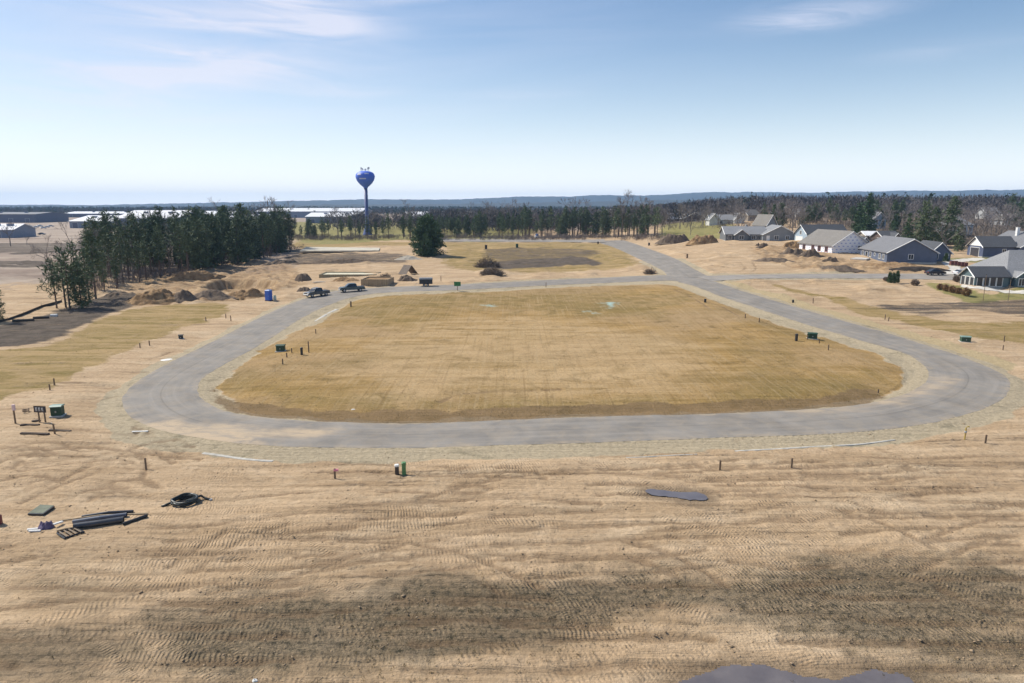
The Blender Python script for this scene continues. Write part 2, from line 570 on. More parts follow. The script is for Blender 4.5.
PX_POLY = {
    'band_left': [(-60, 362), (0, 350), (54, 343), (86, 326), (129, 311), (183, 304), (225, 305), (215, 318), (183, 328), (137, 346), (107, 358), (82, 371), (43, 386), (21, 394), (-60, 410)],
    'band_right': [(775, 284), (831, 296), (873, 306), (920, 316), (976, 323), (1024, 322), (1150, 330), (1150, 355), (1024, 343), (962, 335), (906, 323), (865, 314), (823, 300), (778, 288)],
    'topsoil_left': [(-80, 350), (0, 347), (54, 340), (86, 324), (125, 309), (150, 300), (120, 294), (100, 298), (65, 308), (35, 318), (0, 326), (-80, 345)],
    'topsoil_right': [(881, 306), (925, 304), (962, 302.5), (1024, 300), (1120, 303), (1120, 316), (1024, 316), (975, 310), (934, 316), (901, 311)],
    'darkfield': [(492, 262), (520, 259.5), (540, 258), (575, 257.5), (599, 262), (597, 265.5), (560, 267), (497, 268.4), (484, 265)],
    'darkfield2': [(484, 250), (530, 248.5), (591, 250), (594, 257), (540, 258.5), (500, 261.5)],
    'churn': [(112, 303), (124, 290), (170, 270), (215, 262), (280, 262), (300, 272), (305, 285), (280, 290), (262, 298), (225, 301), (190, 304), (150, 305)],
    'churn_right': [(748, 248), (790, 246), (840, 258), (905, 265), (930, 271), (900, 274), (830, 273), (770, 262)],
    'lot_pale': [(400, 330), (470, 318), (560, 322), (640, 335), (700, 352), (690, 380), (620, 402), (480, 404), (380, 398), (350, 372), (370, 345)],
    'lot_olive': [(360, 300), (450, 296), (560, 294), (680, 294), (690, 304), (640, 318), (560, 316), (470, 312), (400, 325), (345, 318)],
    'lot_olive2': [(225, 392), (260, 398), (330, 408), (480, 412), (640, 408), (800, 400), (880, 384), (860, 372), (760, 392), (620, 400), (440, 402), (300, 392), (240, 380)],
    'brushrow': [(300, 255), (395, 253.5), (408, 260), (396, 263), (300, 264.5), (285, 260)],
    'gold_mid': [(300, 241.5), (440, 242.5), (600, 243), (640, 262), (600, 271), (480, 272), (440, 262), (440, 247), (380, 246), (300, 249)],
    'straw': [(724, 281), (745, 285), (782, 295.5), (823, 308), (865, 319.5), (906, 330), (948, 342), (990, 355), (1016, 364), (1000, 369), (950, 355), (895, 337.5), (840, 322), (785, 306), (745, 293)],
    'moss1': [(150, 650), (185, 605), (330, 588), (450, 580), (560, 575), (640, 574), (720, 580), (800, 570), (940, 560), (1040, 572), (1060, 640), (980, 650), (880, 645), (800, 630), (700, 618), (640, 628), (560, 650), (400, 668), (250, 672)],
    'moss2': [(-20, 640), (60, 632), (150, 640), (120, 668), (20, 676), (-20, 665)],
    'moss3': [(40, 576), (140, 582), (120, 597), (40, 594)],
    'moss4': [(900, 655), (960, 640), (1060, 650), (1060, 700), (910, 690)],
    'pit': [(200, 288), (215, 281.5), (235, 279.5), (262, 280.5), (279, 282.8), (270, 288), (245, 293), (215, 292)],
    'lawn_back': [(296, 241.5), (400, 240), (520, 239), (520, 221), (296, 222)],
    'lawn_right': [(664, 239), (735, 236), (728, 222), (700, 221), (664, 224)],
    'lawn_house': [(925, 282), (960, 287), (990, 295), (1024, 287), (1100, 290), (1100, 300), (1024, 299), (975, 303), (940, 292)],
    'lawn_house2': [(940, 260), (975, 262), (1000, 266), (1000, 258), (960, 257.5)],
    'brownband': [(-80, 244), (0, 243), (85, 243.5), (92, 249), (20, 252.5), (-80, 255)],
    'ditch': [(-80, 262), (0, 261), (46, 261.5), (47, 266.5), (0, 268), (-80, 269)],
    'hedge': [(14, 253.2), (60, 251), (92, 248.4), (92, 250), (60, 252.6), (14, 254.6)],
    'lotedge': [(213, 388), (236, 399), (300, 410), (420, 412), (620, 406), (800, 400), (870, 390), (870, 403), (800, 412), (620, 418), (420, 425), (300, 421), (240, 414), (215, 402)],
    'puddle1': [(648, 490), (660, 489.3), (678, 491), (692, 490.3), (704, 494), (706, 499), (690, 500.5), (674, 497), (656, 494.5)],
    'puddle2': [(640, 700), (668, 686), (690, 678.5), (715, 668), (745, 663.5), (775, 667.5), (800, 673), (830, 677), (850, 673.5), (880, 670.5), (908, 675), (914, 690), (905, 740), (640, 740)],
    'sandspill': [(118, 425), (150, 421), (200, 424), (270, 430.5), (338, 431.5), (300, 436), (265, 439), (250, 448), (150, 452)],
    'sandcurve': [(795, 411.5), (850, 407), (895, 398), (930, 383), (948, 377), (938, 390), (905, 402), (850, 411)],
    'cyan1': [(481, 307), (488, 306.0), (497, 306.8), (490, 309.6), (485, 310)],
    'cyan2': [(600, 304.6), (608, 304), (618, 304.6), (616, 309), (609, 311)],
    'cyan3': [(584, 313.5), (592, 312.4), (600, 315.5), (592, 315)],
    'dusty': [(90, 455), (130, 440), (180, 452), (190, 480), (120, 490), (70, 480)],
}
PG = {k: smooth_closed(poly(v), 4) for k, v in PX_POLY.items()}
RUT_PX = [
    [(0, 452), (40, 450), (90, 446), (140, 452), (200, 458)], [(30, 456), (60, 453), (100, 449)], [(0, 430), (40, 428), (90, 430), (150, 436)],
    [(20, 470), (70, 462), (120, 458), (150, 470)], [(100, 470), (130, 450), (146, 462), (142, 478)], [(60, 480), (90, 465), (130, 462)],
    [(0, 498), (40, 484), (80, 470)], [(20, 500), (60, 484), (90, 474)], [(450, 488), (470, 485), (492, 489), (480, 493), (455, 493)],
    [(448, 490), (468, 486.5), (495, 490)], [(420, 500), (480, 484), (560, 474), (700, 470)], [(300, 480), (420, 476), (560, 471), (760, 458)],
    [(330, 545), (400, 530), (520, 515), (640, 510)], [(340, 560), (430, 540), (560, 527), (700, 522)],
    [(600, 540), (700, 527), (830, 519), (1020, 514)], [(640, 556), (760, 548), (900, 545), (1020, 541)], [(700, 480), (760, 474), (840, 474), (930, 470)],
    [(880, 500), (940, 492), (1020, 488)], [(820, 448), (850, 456), (900, 457), (880, 449)], [(0, 560), (120, 545), (260, 536), (420, 520)],
    [(0, 545), (100, 530), (240, 520), (380, 505)], [(0, 612), (180, 590), (330, 560), (420, 540)], [(440, 405), (470, 396), (560, 392)],
    [(780, 545), (820, 552), (870, 549)], [(40, 402), (100, 398), (118, 396)], [(50, 393), (100, 392)],
    [(150, 360), (175, 350), (190, 352)], [(120, 372), (150, 372), (165, 378)], [(740, 430), (745, 436), (735, 440)],
    [(940, 590), (980, 610), (1024, 615)], [(760, 520), (900, 512), (1024, 505)], [(200, 500), (330, 492), (470, 496), (600, 505)],
    [(220, 520), (330, 512), (420, 505)], [(690, 470), (800, 462), (960, 458)], [(450, 470), (560, 466), (660, 463)],
    [(660, 276), (700, 266), (740, 268), (790, 270)], [(740, 262), (745, 268), (738, 272)], [(752, 262), (756, 268), (750, 273)],
    [(700, 300), (720, 306), (740, 318)], [(676, 291), (690, 297), (712, 312)],
]
RUTS = [smooth_open(poly(r), 6) for r in RUT_PX]
_rr = random.Random(21)


def offset_line(pl, d):
    t_ = np.gradient(pl, axis=0); t_ /= np.linalg.norm(t_, axis=1, keepdims=True) + 1e-9
    return pl + np.stack([-t_[:, 1], t_[:, 0]], 1) * d


for _ in range(26):                      # machines driving back and forth across the graded sand
    y0 = _rr.uniform(462, 672); x0 = _rr.uniform(-80, 900); L_ = _rr.uniform(120, 520); s_ = _rr.uniform(-.10, .05) * L_
    b_ = smooth_open(poly([(x0, y0), (x0 + L_ * .33, y0 + s_ * .3 + _rr.uniform(-4, 4)), (x0 + L_ * .66, y0 + s_ * .7 + _rr.uniform(-4, 4)), (x0 + L_, y0 + s_)]), 6)
    RUTS += [b_, offset_line(b_, _rr.uniform(1.6, 2.0))]
for _ in range(16):                      # tight turns below the left bend
    x0 = _rr.uniform(-10, 150); y0 = _rr.uniform(428, 500); w_ = _rr.uniform(14, 40); k_ = _rr.uniform(-9, 9)
    b_ = smooth_open(poly([(x0, y0), (x0 + w_ * .5, y0 - _rr.uniform(2, 8)), (x0 + w_, y0 + k_ * .4), (x0 + w_ * 1.2, y0 + k_)]), 6)
    RUTS += [b_, offset_line(b_, 1.5)]
for _ in range(7):                       # and crossing it towards the road
    x0 = _rr.uniform(180, 1000); y0 = _rr.uniform(500, 640); dx_ = _rr.uniform(60, 200) * _rr.choice((-1, 1))
    b_ = smooth_open(poly([(x0, y0), (x0 + dx_ * .4, y0 - 18), (x0 + dx_ * .8, y0 - 34), (x0 + dx_ * 1.4, y0 - 46)]), 6)
    RUTS += [b_, offset_line(b_, 1.8)]


def trenchless(x, y):
    """signed distances to the roads' asphalt; negative = on asphalt"""
    d_out = sdf(x, y, L_OUT, 40); d_in = sdf(x, y, L_IN, 40)
    loop = np.where(d_in > 0, d_in, np.where(d_out > 0, -np.minimum(d_out, -d_in), -d_out))
    st = -sdf(x, y, np.vstack([S_L, S_R[::-1]]), 30)
    ea = -sdf(x, y, np.vstack([E_L, E_R[::-1]]), 30)
    return loop, st, ea, d_out, d_in


def ground_h(x, y, loop=None, st=None, ea=None):
    """final ground height with pits, bumps, ditches"""
    x = np.asarray(x, float); y = np.asarray(y, float)
    if loop is None:
        loop, st, ea, _, _ = trenchless(x, y)
    h = base_h(x, y)
    near = 1 - ss(260, 420, np.hypot(x, y))
    road = np.minimum(np.minimum(loop, st), ea)
    off = ss(0.2, 3.5, road)
    lot = sdf(x, y, LOT, 10)
    rough = off * near * np.where(lot > 0, 0.35, 1.0)
    w1 = sdf(x, y, PG['puddle1'], 6); w2 = sdf(x, y, PG['puddle2'], 6)
    wet = np.maximum(ss(-2.5, 0.2, w1), ss(-2.5, 0.2, w2))
    rough = rough * (1 - 0.75 * wet)
    n = (fbm(x * 0.09, y * 0.16, 3, 3) - 0.5) * 0.55 + (fbm(x * 0.45, y * 0.9, 7, 4) - 0.5) * 0.15 + (fbm(x * 1.9, y * 2.6, 11, 2) - 0.5) * 0.10
    h = h + n * rough
    # churned rows left by earth moving on the far building plots
    plots = ss(120, 150, y) * off * near * np.where(lot > -4, 0.0, 1.0)
    chn = ss(-1, 2.0, np.maximum(sdf(x, y, PG['churn'], 6), sdf(x, y, PG['churn_right'], 6))) * off
    h = h + chn * (fbm(x * 0.55, y * 0.45, 37, 4) - 0.45) * 1.5
    h = h + plots * (np.maximum(fbm(x * 0.14, y * 0.10, 31, 4) - 0.52, 0) * 2.4)
    h = h - 0.10 * wet
    h = h - 2.6 * ss(-0.2, 1.2, sdf(x, y, PG['pit'], 6))
    # swale beside the road and the lot sitting a little proud
    h = h + np.where(lot > 0, 0.35 * ss(0, 5, lot), 0)
    h = h - 0.10 * ss(0.4, 1.6, loop) * (1 - ss(2.2, 4.5, loop)) * np.where(lot > 0, 0, 1)
    h = np.where(road < 0.1, base_h(x, y) - 0.04 + 0.075 * ss(-0.7, 0.0, road), h)
    return h


def G(x, y):
    return float(ground_h(np.array([x]), np.array([y]))[0])


def gp(px, py):
    p = P(px, py)
    p.z = G(p.x, p.y)
    return p


# ================================================================ GROUND SHEET
def make_ground():
    a_f = np.radians(np.linspace(-47, 47, 800))
    a_c = np.radians(np.linspace(47, 313, 60)[1:-1])
    ang = np.concatenate([a_f, a_c])
    rad = np.concatenate([[0.4, 3, 8, 13, 17], 20 * 1.0055 ** np.arange(0, 575)])
    r = rad[-1]; ext = []
    while r < 7000:
        r *= 1.045; ext.append(r)
    rad = np.concatenate([rad, ext])
    A, Rr = np.meshgrid(ang, rad)
    x = (Rr * np.sin(A)).ravel(); y = (Rr * np.cos(A)).ravel()
    loop, st, ea, d_out, d_in = trenchless(x, y)
    z = ground_h(x, y, loop, st, ea)
    N = len(x)
    nz = fbm(x * 0.35, y * 0.35, 41, 4) - 0.5
    nz2 = fbm(x * 1.3, y * 1.3, 43, 3) - 0.5
    road = np.minimum(np.minimum(loop, st), ea)
    lot = ss(-0.7, 0.9, sdf(x, y, LOT, 12) + nz * 2.4 + nz2 * 0.8)
    w = 1.7 + 1.3 * (1 - ss(56, 74, y)) + nz * 2.0
    gravel = np.where(d_in > 0, 1 - lot, 1 - ss(w - 0.5, w + 0.3, loop))
    gravel = np.maximum(gravel, 1 - ss(1.3, 2.6, np.minimum(st, ea) + nz * 2))
    gravel = np.where(np.abs(loop) > 40, 0, gravel)
    gravel = np.where((np.minimum(st, ea) > 6) & (d_in < 0) & (loop > 8), 0, gravel)
    moss = np.zeros(N)
    nm = fbm(x * 0.22, y * 0.5, 51, 5)
    for k, s in (('moss1', 1.0), ('moss2', 0.8), ('moss3', 0.55), ('moss4', 0.7)):
        moss = np.maximum(moss, s * ss(-1.2, 2.2, sdf(x, y, PG[k], 8) + (nm - 0.5) * 5 + 0.6 + nz2 * 2.5))
    top = np.zeros(N)
    for k, e, s in (('topsoil_left', 1.2, 1.0), ('topsoil_right', 2.0, 0.7), ('darkfield', 1.5, 1.0), ('darkfield2', 3, 0.62), ('brushrow', 2.0, 0.75), ('brownband', 6, 0.75), ('ditch', 2, 0.9), ('hedge', 1, 1.0)):
        top = np.maximum(top, s * ss(-e, e, sdf(x, y, PG[k], 25) + nz * e * 1.6))
    rr = np.hypot(x, y)
    top = np.maximum(top, 0.85 * np.maximum(ss(430, 520, rr + nz * 60) * ss(0.14, 0.22, x / np.maximum(y, 1)), ss(255, 300, rr + nz * 40) * ss(0.42, 0.50, x / np.maximum(y, 1))))
    band = np.zeros(N)
    for k, e, s in (('band_left', 2.2, 1.0), ('band_right', 2.0, 0.85), ('gold_mid', 4, 0.7)):
        band = np.maximum(band, s * ss(-e, e, sdf(x, y, PG[k], 25) + nz * e * 2.2))
    wet = np.maximum(ss(-1.6, -0.2, sdf(x, y, PG['puddle1'], 6) + nz2), ss(-1.5, 0.1, sdf(x, y, PG['puddle2'], 6) + nz2 * 1.4))
    straw = ss(-0.8, 0.8, sdf(x, y, PG['straw'], 8) + nz * 1.4)
    rr = np.hypot(x, y)
    far = ss(190, 240, rr + nz * 25) * ss(-0.27, -0.36, x / np.maximum(y, 1))
    far = np.maximum(far, ss(420, 560, rr + nz * 60))
    lawn = np.zeros(N)
    for k, e, s in (('lawn_back', 10, 0.9), ('lawn_right', 8, 0.9), ('lawn_house', 2, 0.9), ('lawn_house2', 2, 1.0)):
        lawn = np.maximum(lawn, s * ss(-e, e, sdf(x, y, PG[k], 40) + nz * e * 1.5))
    rut = np.zeros(N); sel = rr < 330
    xs, ys = x[sel], y[sel]; rs = np.zeros(xs.shape)
    for rl in RUTS:
        lo = rl.min(0) - 3; hi = rl.max(0) + 3
        k = (xs > lo[0]) & (xs < hi[0]) & (ys > lo[1]) & (ys < hi[1])
        if not k.any(): continue
        d = seg_dist(xs[k], ys[k], rl, False) + (nz2[sel][k]) * 0.5
        gap = ss(0.42, 0.58, fbm(xs[k] * 0.25, ys[k] * 0.25, int(abs(lo[0]) * 7) % 97, 2))
        rs[k] = np.maximum(rs[k], (1 - ss(0.10, 0.36, np.abs(d))) * (0.35 + 0.65 * gap))
    rut[sel] = rs
    rut *= ss(0.1, 0.8, road)
    z = z - rut * 0.10
    cyan = np.zeros(N)
    for k in ('cyan1', 'cyan2', 'cyan3'):
        cyan = np.maximum(cyan, ss(-0.6, 1.6, sdf(x, y, PG[k], 6) + nz2 * 4.0 - 0.5))
    edge = ss(-1.0, 1.2, sdf(x, y, PG['lotedge'], 8) + nz * 2.5)
    pale = ss(-5, 5, sdf(x, y, PG['lot_pale'], 12) + nz * 14)
    olive = np.maximum(ss(-4, 4, sdf(x, y, PG['lot_olive'], 12) + nz * 12), 0.8 * ss(-1.5, 1.5, sdf(x, y, PG['lot_olive2'], 8) + nz * 6))
    chn = np.maximum(ss(-2, 2.5, sdf(x, y, PG['churn'], 10) + nz * 6), 0.9 * ss(-2, 2.5, sdf(x, y, PG['churn_right'], 10) + nz * 6))
    tread = (1 - ss(46, 70, rr)) * (1 - 0.9 * gravel)
    nA, nR = len(ang), len(rad)
    idx = np.arange(nA * nR).reshape(nR, nA)
    a = idx[:-1, :]; b = idx[1:, :]
    a2 = np.roll(a, -1, 1); b2 = np.roll(b, -1, 1)
    q = np.stack([a.ravel(), a2.ravel(), b2.ravel(), b.ravel()], 1)[:, ::-1]
    # close the hub under the camera
    verts = np.stack([x, y, z], 1)
    c = len(verts)
    verts = np.vstack([verts, [[0, 0, float(base_h(0.0, 0.0))]]])
    i0 = idx[0]
    hub = np.stack([i0, np.full(nA, c), np.full(nA, c), np.roll(i0, -1)], 1)

    def ext1(v): return np.append(v, v[0])
    at = {'m1': np.stack([ext1(lot), ext1(gravel), ext1(moss)], 1), 'm2': np.stack([ext1(top), ext1(band), ext1(wet)], 1),
          'm3': np.stack([ext1(straw), ext1(far), ext1(lawn)], 1), 'm4': np.stack([ext1(tread), ext1(rut), ext1(cyan)], 1), 'm5': ext1(edge), 'm6': np.stack([ext1(pale), ext1(olive), ext1(chn)], 1)}
    tri = np.stack([np.roll(i0, -1), i0, np.full(nA, c)], 1)
    o = mesh_np('ground', verts, q, None, attrs=at, smooth=True)
    hubm = MB()
    return o


def ground_material():
    t = NT('earth')
    oc = t.coord('Object')
    flat = t.mapping(oc, (1, 1, 0))
    n_big = t.noise(flat, 0.045, 5, 0.6, 0.4)
    n_mid = t.noise(flat, 0.35, 6, 0.62, 0.6)
    n_fine = t.noise(flat, 2.6, 6, 0.68)
    n_grit = t.noise(flat, 11, 4, 0.7)
    streak = t.noise(t.mapping(flat, (0.045, 0.62, 1), (0, 0, R(4))), 1.0, 6, 0.66, 0.7)      # traffic drags the sand sideways
    streak2 = t.noise(t.mapping(flat, (0.10, 1.7, 1), (0, 0, R(-7))), 1.0, 5, 0.7, 1.1)
    m1 = t.sep(t.attr('m1')); m4 = t.sep(t.attr('m4'))
    brk = t.math('ADD', t.math('MULTIPLY_ADD', n_mid, 0.9, -0.45), t.math('MULTIPLY_ADD', n_fine, 0.5, -0.25))
    brs = t.math('ADD', brk, t.math('MULTIPLY_ADD', streak, 2.0, -1.0))
    def torn(v): return t.rng(t.math('ADD', v, brk), 0.36, 0.64)
    m2s = list(t.sep(t.attr('m2'))); m6 = list(t.sep(t.attr('m6')))
    m2 = [t.rng(t.math('ADD', m2s[0], brs), 0.25, 0.85), torn(m2s[1])] + [t.sep(t.attr('m2'))[2]]
    m3 = [torn(v) for v in list(t.sep(t.attr('m3')))[:3]]
    m5 = torn(t.attr('m5', 'Fac')); m1 = [torn(m1[0]), torn(m1[1]), m1[2]]
    # --- sand
    sand = t.mix(t.rng(n_big, 0.32, 0.68), (0.555, 0.40, 0.245), (0.53, 0.395, 0.262))
    sand = t.mix(t.rng(n_big, 0.42, 0.62, 0, 0.45), sand, (0.44, 0.30, 0.165))
    sand = t.mix(t.rng(streak, 0.40, 0.68, 0, 0.80), sand, (0.31, 0.212, 0.120))
    sand = t.mix(t.rng(streak2, 0.52, 0.72, 0, 0.58), sand, (0.25, 0.175, 0.105))
    sand = t.mix(t.rng(t.noise(t.mapping(flat, (0.10, 0.26, 1), (0, 0, R(5)), (4, 7, 0)), 1.0, 6, 0.65, 0.6), 0.50, 0.66, 0, 0.65), sand, (0.60, 0.465, 0.31))
    sand = t.mix(t.rng(n_mid, 0.52, 0.76, 0, 0.55), sand, (0.58, 0.44, 0.295))
    sand = t.mix(t.rng(n_fine, 0.50, 0.72, 0, 0.65), sand, (0.25, 0.172, 0.100))
    # --- lot: straw coloured dormant grass with olive patches in drill rows
    rows = t.noise(t.mapping(flat, (2.3, 0.07, 1), (0, 0, R(3))), 1.0, 4, 0.7, 0.3)
    sweep = t.noise(t.mapping(flat, (0.05, 0.34, 1), (0, 0, R(-5))), 1.0, 5, 0.62, 1.2)
    lot = t.mix(t.rng(sweep, 0.36, 0.62), (0.295, 0.186, 0.060), (0.44, 0.288, 0.12))
    lot = t.mix(t.rng(t.noise(t.mapping(flat, (0.022, 0.05, 1)), 1.0, 4, 0.6, 0.8), 0.42, 0.60, 0, 0.8), lot, (0.39, 0.27, 0.145))
    lot = t.mix(t.rng(n_big, 0.48, 0.64, 0, 0.55), lot, (0.18, 0.132, 0.040))
    lot = t.mix(t.math('MULTIPLY', m6[0], t.rng(sweep, 0.32, 0.62, 0.15, 0.95)), lot, (0.49, 0.345, 0.185))
    lot = t.mix(t.math('MULTIPLY', m6[1], t.rng(n_mid, 0.32, 0.64, 0.08, 0.62)), lot, (0.205, 0.152, 0.042))
    lot = t.mix(t.rng(rows, 0.50, 0.70, 0, 0.50), lot, (0.45, 0.335, 0.19))
    lot = t.mix(t.rng(n_mid, 0.50, 0.72, 0, 0.55), lot, (0.175, 0.12, 0.042))
    lot = t.mix(t.rng(n_fine, 0.50, 0.75, 0, 0.6), lot, (0.15, 0.10, 0.038))
    edge_c = t.mix(t.rng(n_mid, 0.35, 0.65), (0.13, 0.088, 0.042), (0.24, 0.16, 0.085))
    lot = t.mix(t.rng(t.noise(t.mapping(flat, (2.0, 0.05, 1), (0, 0, R(-2)), (9, 3, 0)), 1.0, 4, 0.7, 0.3), 0.52, 0.72, 0, 0.42), lot, (0.19, 0.122, 0.048))
    # --- others
    band = t.mix(t.rng(sweep, 0.38, 0.62), (0.21, 0.158, 0.05), (0.40, 0.28, 0.135))
    band = t.mix(t.rng(n_mid, 0.48, 0.70, 0, 0.7), band, (0.40, 0.285, 0.15))
    band = t.mix(t.rng(n_fine, 0.5, 0.75, 0, 0.45), band, (0.16, 0.115, 0.045))
    gravel = t.mix(t.rng(n_fine, 0.36, 0.66), (0.47, 0.39, 0.265), (0.33, 0.27, 0.18))
    gravel = t.mix(t.rng(n_mid, 0.55, 0.70, 0, 0.7), gravel, (0.185, 0.165, 0.105))
    gravel = t.mix(t.rng(n_grit, 0.54, 0.70, 0, 0.6), gravel, (0.50, 0.45, 0.33))
    moss = t.mix(t.rng(n_fine, 0.36, 0.64), (0.042, 0.040, 0.027), (0.15, 0.123, 0.078))
    moss = t.mix(t.rng(n_grit, 0.52, 0.66, 0, 0.85), moss, (0.37, 0.285, 0.18))
    soil = t.mix(t.rng(n_mid, 0.35, 0.65), (0.088, 0.070, 0.054), (0.165, 0.132, 0.102))
    soil = t.mix(t.rng(n_fine, 0.52, 0.74, 0, 0.5), soil, (0.065, 0.055, 0.046))
    straw = t.mix(t.rng(n_fine, 0.35, 0.68), (0.47, 0.375, 0.22), (0.35, 0.27, 0.155))
    farn = t.noise(t.mapping(flat, (0.006, 0.02, 1)), 1.0, 6, 0.62, 0.8)
    far = t.mix(t.rng(farn, 0.36, 0.62), (0.43, 0.35, 0.275), (0.25, 0.19, 0.15))
    far = t.mix(t.rng(n_big, 0.46, 0.72, 0, 0.6), far, (0.52, 0.44, 0.355))
    lawn = t.mix(t.rng(n_mid, 0.35, 0.65), (0.185, 0.178, 0.062), (0.30, 0.255, 0.105))
    c = t.mix(m3[1], sand, far)
    churn = t.mix(t.rng(n_mid, 0.34, 0.62), (0.20, 0.125, 0.068), (0.44, 0.30, 0.165))
    churn = t.mix(t.rng(n_fine, 0.5, 0.72, 0, 0.6), churn, (0.11, 0.072, 0.045))
    c = t.mix(t.math('MULTIPLY', torn(m6[2]), t.rng(streak, 0.36, 0.60, 0.3, 0.95)), c, churn)
    c = t.mix(m2[1], c, band)
    c = t.mix(m3[2], c, lawn)
    c = t.mix(m2[0], c, soil)
    c = t.mix(m3[0], c, straw)
    c = t.mix(m1[1], c, gravel)
    c = t.mix(m1[0], c, lot)
    c = t.mix(t.math('MULTIPLY', m5, 0.8), c, edge_c)
    c = t.mix(t.math('MULTIPLY', m4[2], 0.9), c, (0.36, 0.50, 0.46))
    mk = t.math('MULTIPLY', m1[2], t.rng(t.noise(t.mapping(flat, (0.22, 0.8, 1)), 1.0, 6, 0.7, 0.5), 0.16, 0.46))
    mk = t.math('MULTIPLY', mk, t.rng(n_fine, 0.34, 0.60, 1.0, 0.55))
    c = t.mix(mk, c, moss)
    c = t.mix(t.math('MULTIPLY', m4[1], 0.62), c, (0.19, 0.128, 0.075))
    c = t.mix(t.math('MULTIPLY', m2[2], 0.62), c, (0.135, 0.10, 0.066))
    t.col(c)
    t.b.inputs['Roughness'].default_value = 0.95
    t.b.inputs['Specular IOR Level'].default_value = 0.15
    # --- relief: grit everywhere, crawler tread prints near by
    sx = t.n.new('ShaderNodeSeparateXYZ'); t.l.new(flat, sx.inputs[0])
    warp = t.noise(flat, 0.30, 3, 0.5)
    vx = t.math('ADD', sx.outputs[0], t.math('MULTIPLY_ADD', warp, 1.1, t.math('MULTIPLY', sx.outputs[1], 0.22)))
    row = t.noise(t.mapping(flat, (0.07, 2.1, 1), (0, 0, R(3))), 1.0, 3, 0.55, 0.8)
    rowm = t.rng(row, 0.44, 0.58)
    patch = t.rng(t.noise(flat, 0.095, 4, 0.6), 0.47, 0.62)
    bars = t.math('SINE', t.math('MULTIPLY', vx, 2 * math.pi / 0.225))
    tread = t.math('MULTIPLY', bars, t.math('MULTIPLY', t.math('MULTIPLY', rowm, patch), m4[0]))
    for ang, per, sd, amp, lo in ((38, 0.19, 31.0, 0.8, 0.50), (-24, 0.26, 77.0, 0.9, 0.50), (72, 0.21, 55.0, 0.6, 0.56)):
        fr = t.mapping(flat, (1, 1, 0), (0, 0, R(ang)), (sd, sd * .6, 0))
        s2 = t.n.new('ShaderNodeSeparateXYZ'); t.l.new(fr, s2.inputs[0])
        b2 = t.math('SINE', t.math('MULTIPLY', t.math('MULTIPLY_ADD', warp, 0.9, s2.outputs[0]), 2 * math.pi / per))
        r2 = t.rng(t.noise(t.mapping(fr, (0.05, 1.7, 1)), 1.0, 3, 0.55, 0.5), lo, lo + .10)
        p2 = t.rng(t.noise(t.mapping(flat, (1, 1, 0), (0, 0, 0), (sd, 0, 0)), 0.085, 4, 0.6), 0.50, 0.62)
        tread = t.math('ADD', tread, t.math('MULTIPLY', b2, t.math('MULTIPLY', t.math('MULTIPLY', r2, p2), t.math('MULTIPLY', m4[0], amp))))
    hgt = t.math('MULTIPLY_ADD', tread, 0.030, t.math('MULTIPLY', n_fine, 0.16))
    hgt = t.math('ADD', hgt, t.math('MULTIPLY', n_grit, 0.05))
    hgt = t.math('ADD', hgt, t.math('MULTIPLY', streak2, 0.25))
    rub = t.math('MULTIPLY_ADD', t.math('MAXIMUM', m2[0], m1[2]), 0.9, 1.0)
    hgt = t.math('MULTIPLY', hgt, rub)
    t.bump(hgt, 0.95, 1.0)
    return t.m


ground = make_ground()
ground.data.materials.append(ground_material())
tag(ground, kind='structure')


# ---------------------------------------------------------------- road sheets
def asphalt(name, base, dust, dustamt):
    t = NT(name)
    oc = t.coord('Object')
    v = t.attr('across', 'Fac'); s = t.attr('along', 'Fac'); sa = t.attr('sandy', 'Fac')
    n1 = t.noise(t.mapping(oc, (1, 1, 0)), 0.22, 5, 0.6, 0.5); n2 = t.noise(t.mapping(oc, (1, 1, 0)), 6, 4, 0.7)
    cm = t.n.new('ShaderNodeCombineXYZ'); t.put(cm, 0, t.math('MULTIPLY', s, 0.05)); t.put(cm, 1, t.math('MULTIPLY', v, 9.0))
    lane = t.noise(cm.outputs[0], 1.0, 5, 0.65, 0.4)
    b1 = tuple(c * 0.80 for c in base); b2 = tuple(c * 1.16 for c in base)
    c = t.mix(t.rng(n1, 0.32, 0.68), b1, b2)
    c = t.mix(t.rng(lane, 0.50, 0.72, 0, 0.55), c, tuple(x * 1.38 for x in base))
    c = t.mix(t.rng(lane, 0.44, 0.28, 0, 0.45), c, tuple(x * 0.70 for x in base))
    c = t.mix(t.rng(n2, 0.55, 0.75, 0, 0.30), c, tuple(x * 0.62 for x in base))
    # longitudinal paving joint
    jw = t.rng(t.math('ABSOLUTE', t.math('SUBTRACT', v, 0.5)), 0.006, 0.016, 0.35, 0.0)
    c = t.mix(jw, c, tuple(x * 0.5 for x in base))
    dm = t.rng(t.noise(t.mapping(oc, (1, 1, 0)), 0.55, 6, 0.7, 0.6), 0.42, 0.70, 0, dustamt)
    ed = t.rng(t.math('ABSOLUTE', t.math('SUBTRACT', v, 0.5)), 0.38, 0.5, 0.0, 0.6)
    c = t.mix(t.math('MULTIPLY', dm, t.math('ADD', ed, 0.35)), c, dust)
    sm = t.math('MULTIPLY', sa, t.rng(t.noise(t.mapping(oc, (0.4, 1.2, 0), (0, 0, R(8))), 1.0, 6, 0.7, 0.8), 0.30, 0.55))
    c = t.mix(sm, c, t.mix(n2, (0.38, 0.295, 0.20), (0.52, 0.41, 0.285)))
    t.col(c)
    t.b.inputs['Roughness'].default_value = 0.85
    t.b.inputs['Specular IOR Level'].default_value = 0.25
    t.bump(n2, 0.25, 0.02)
    return t.m


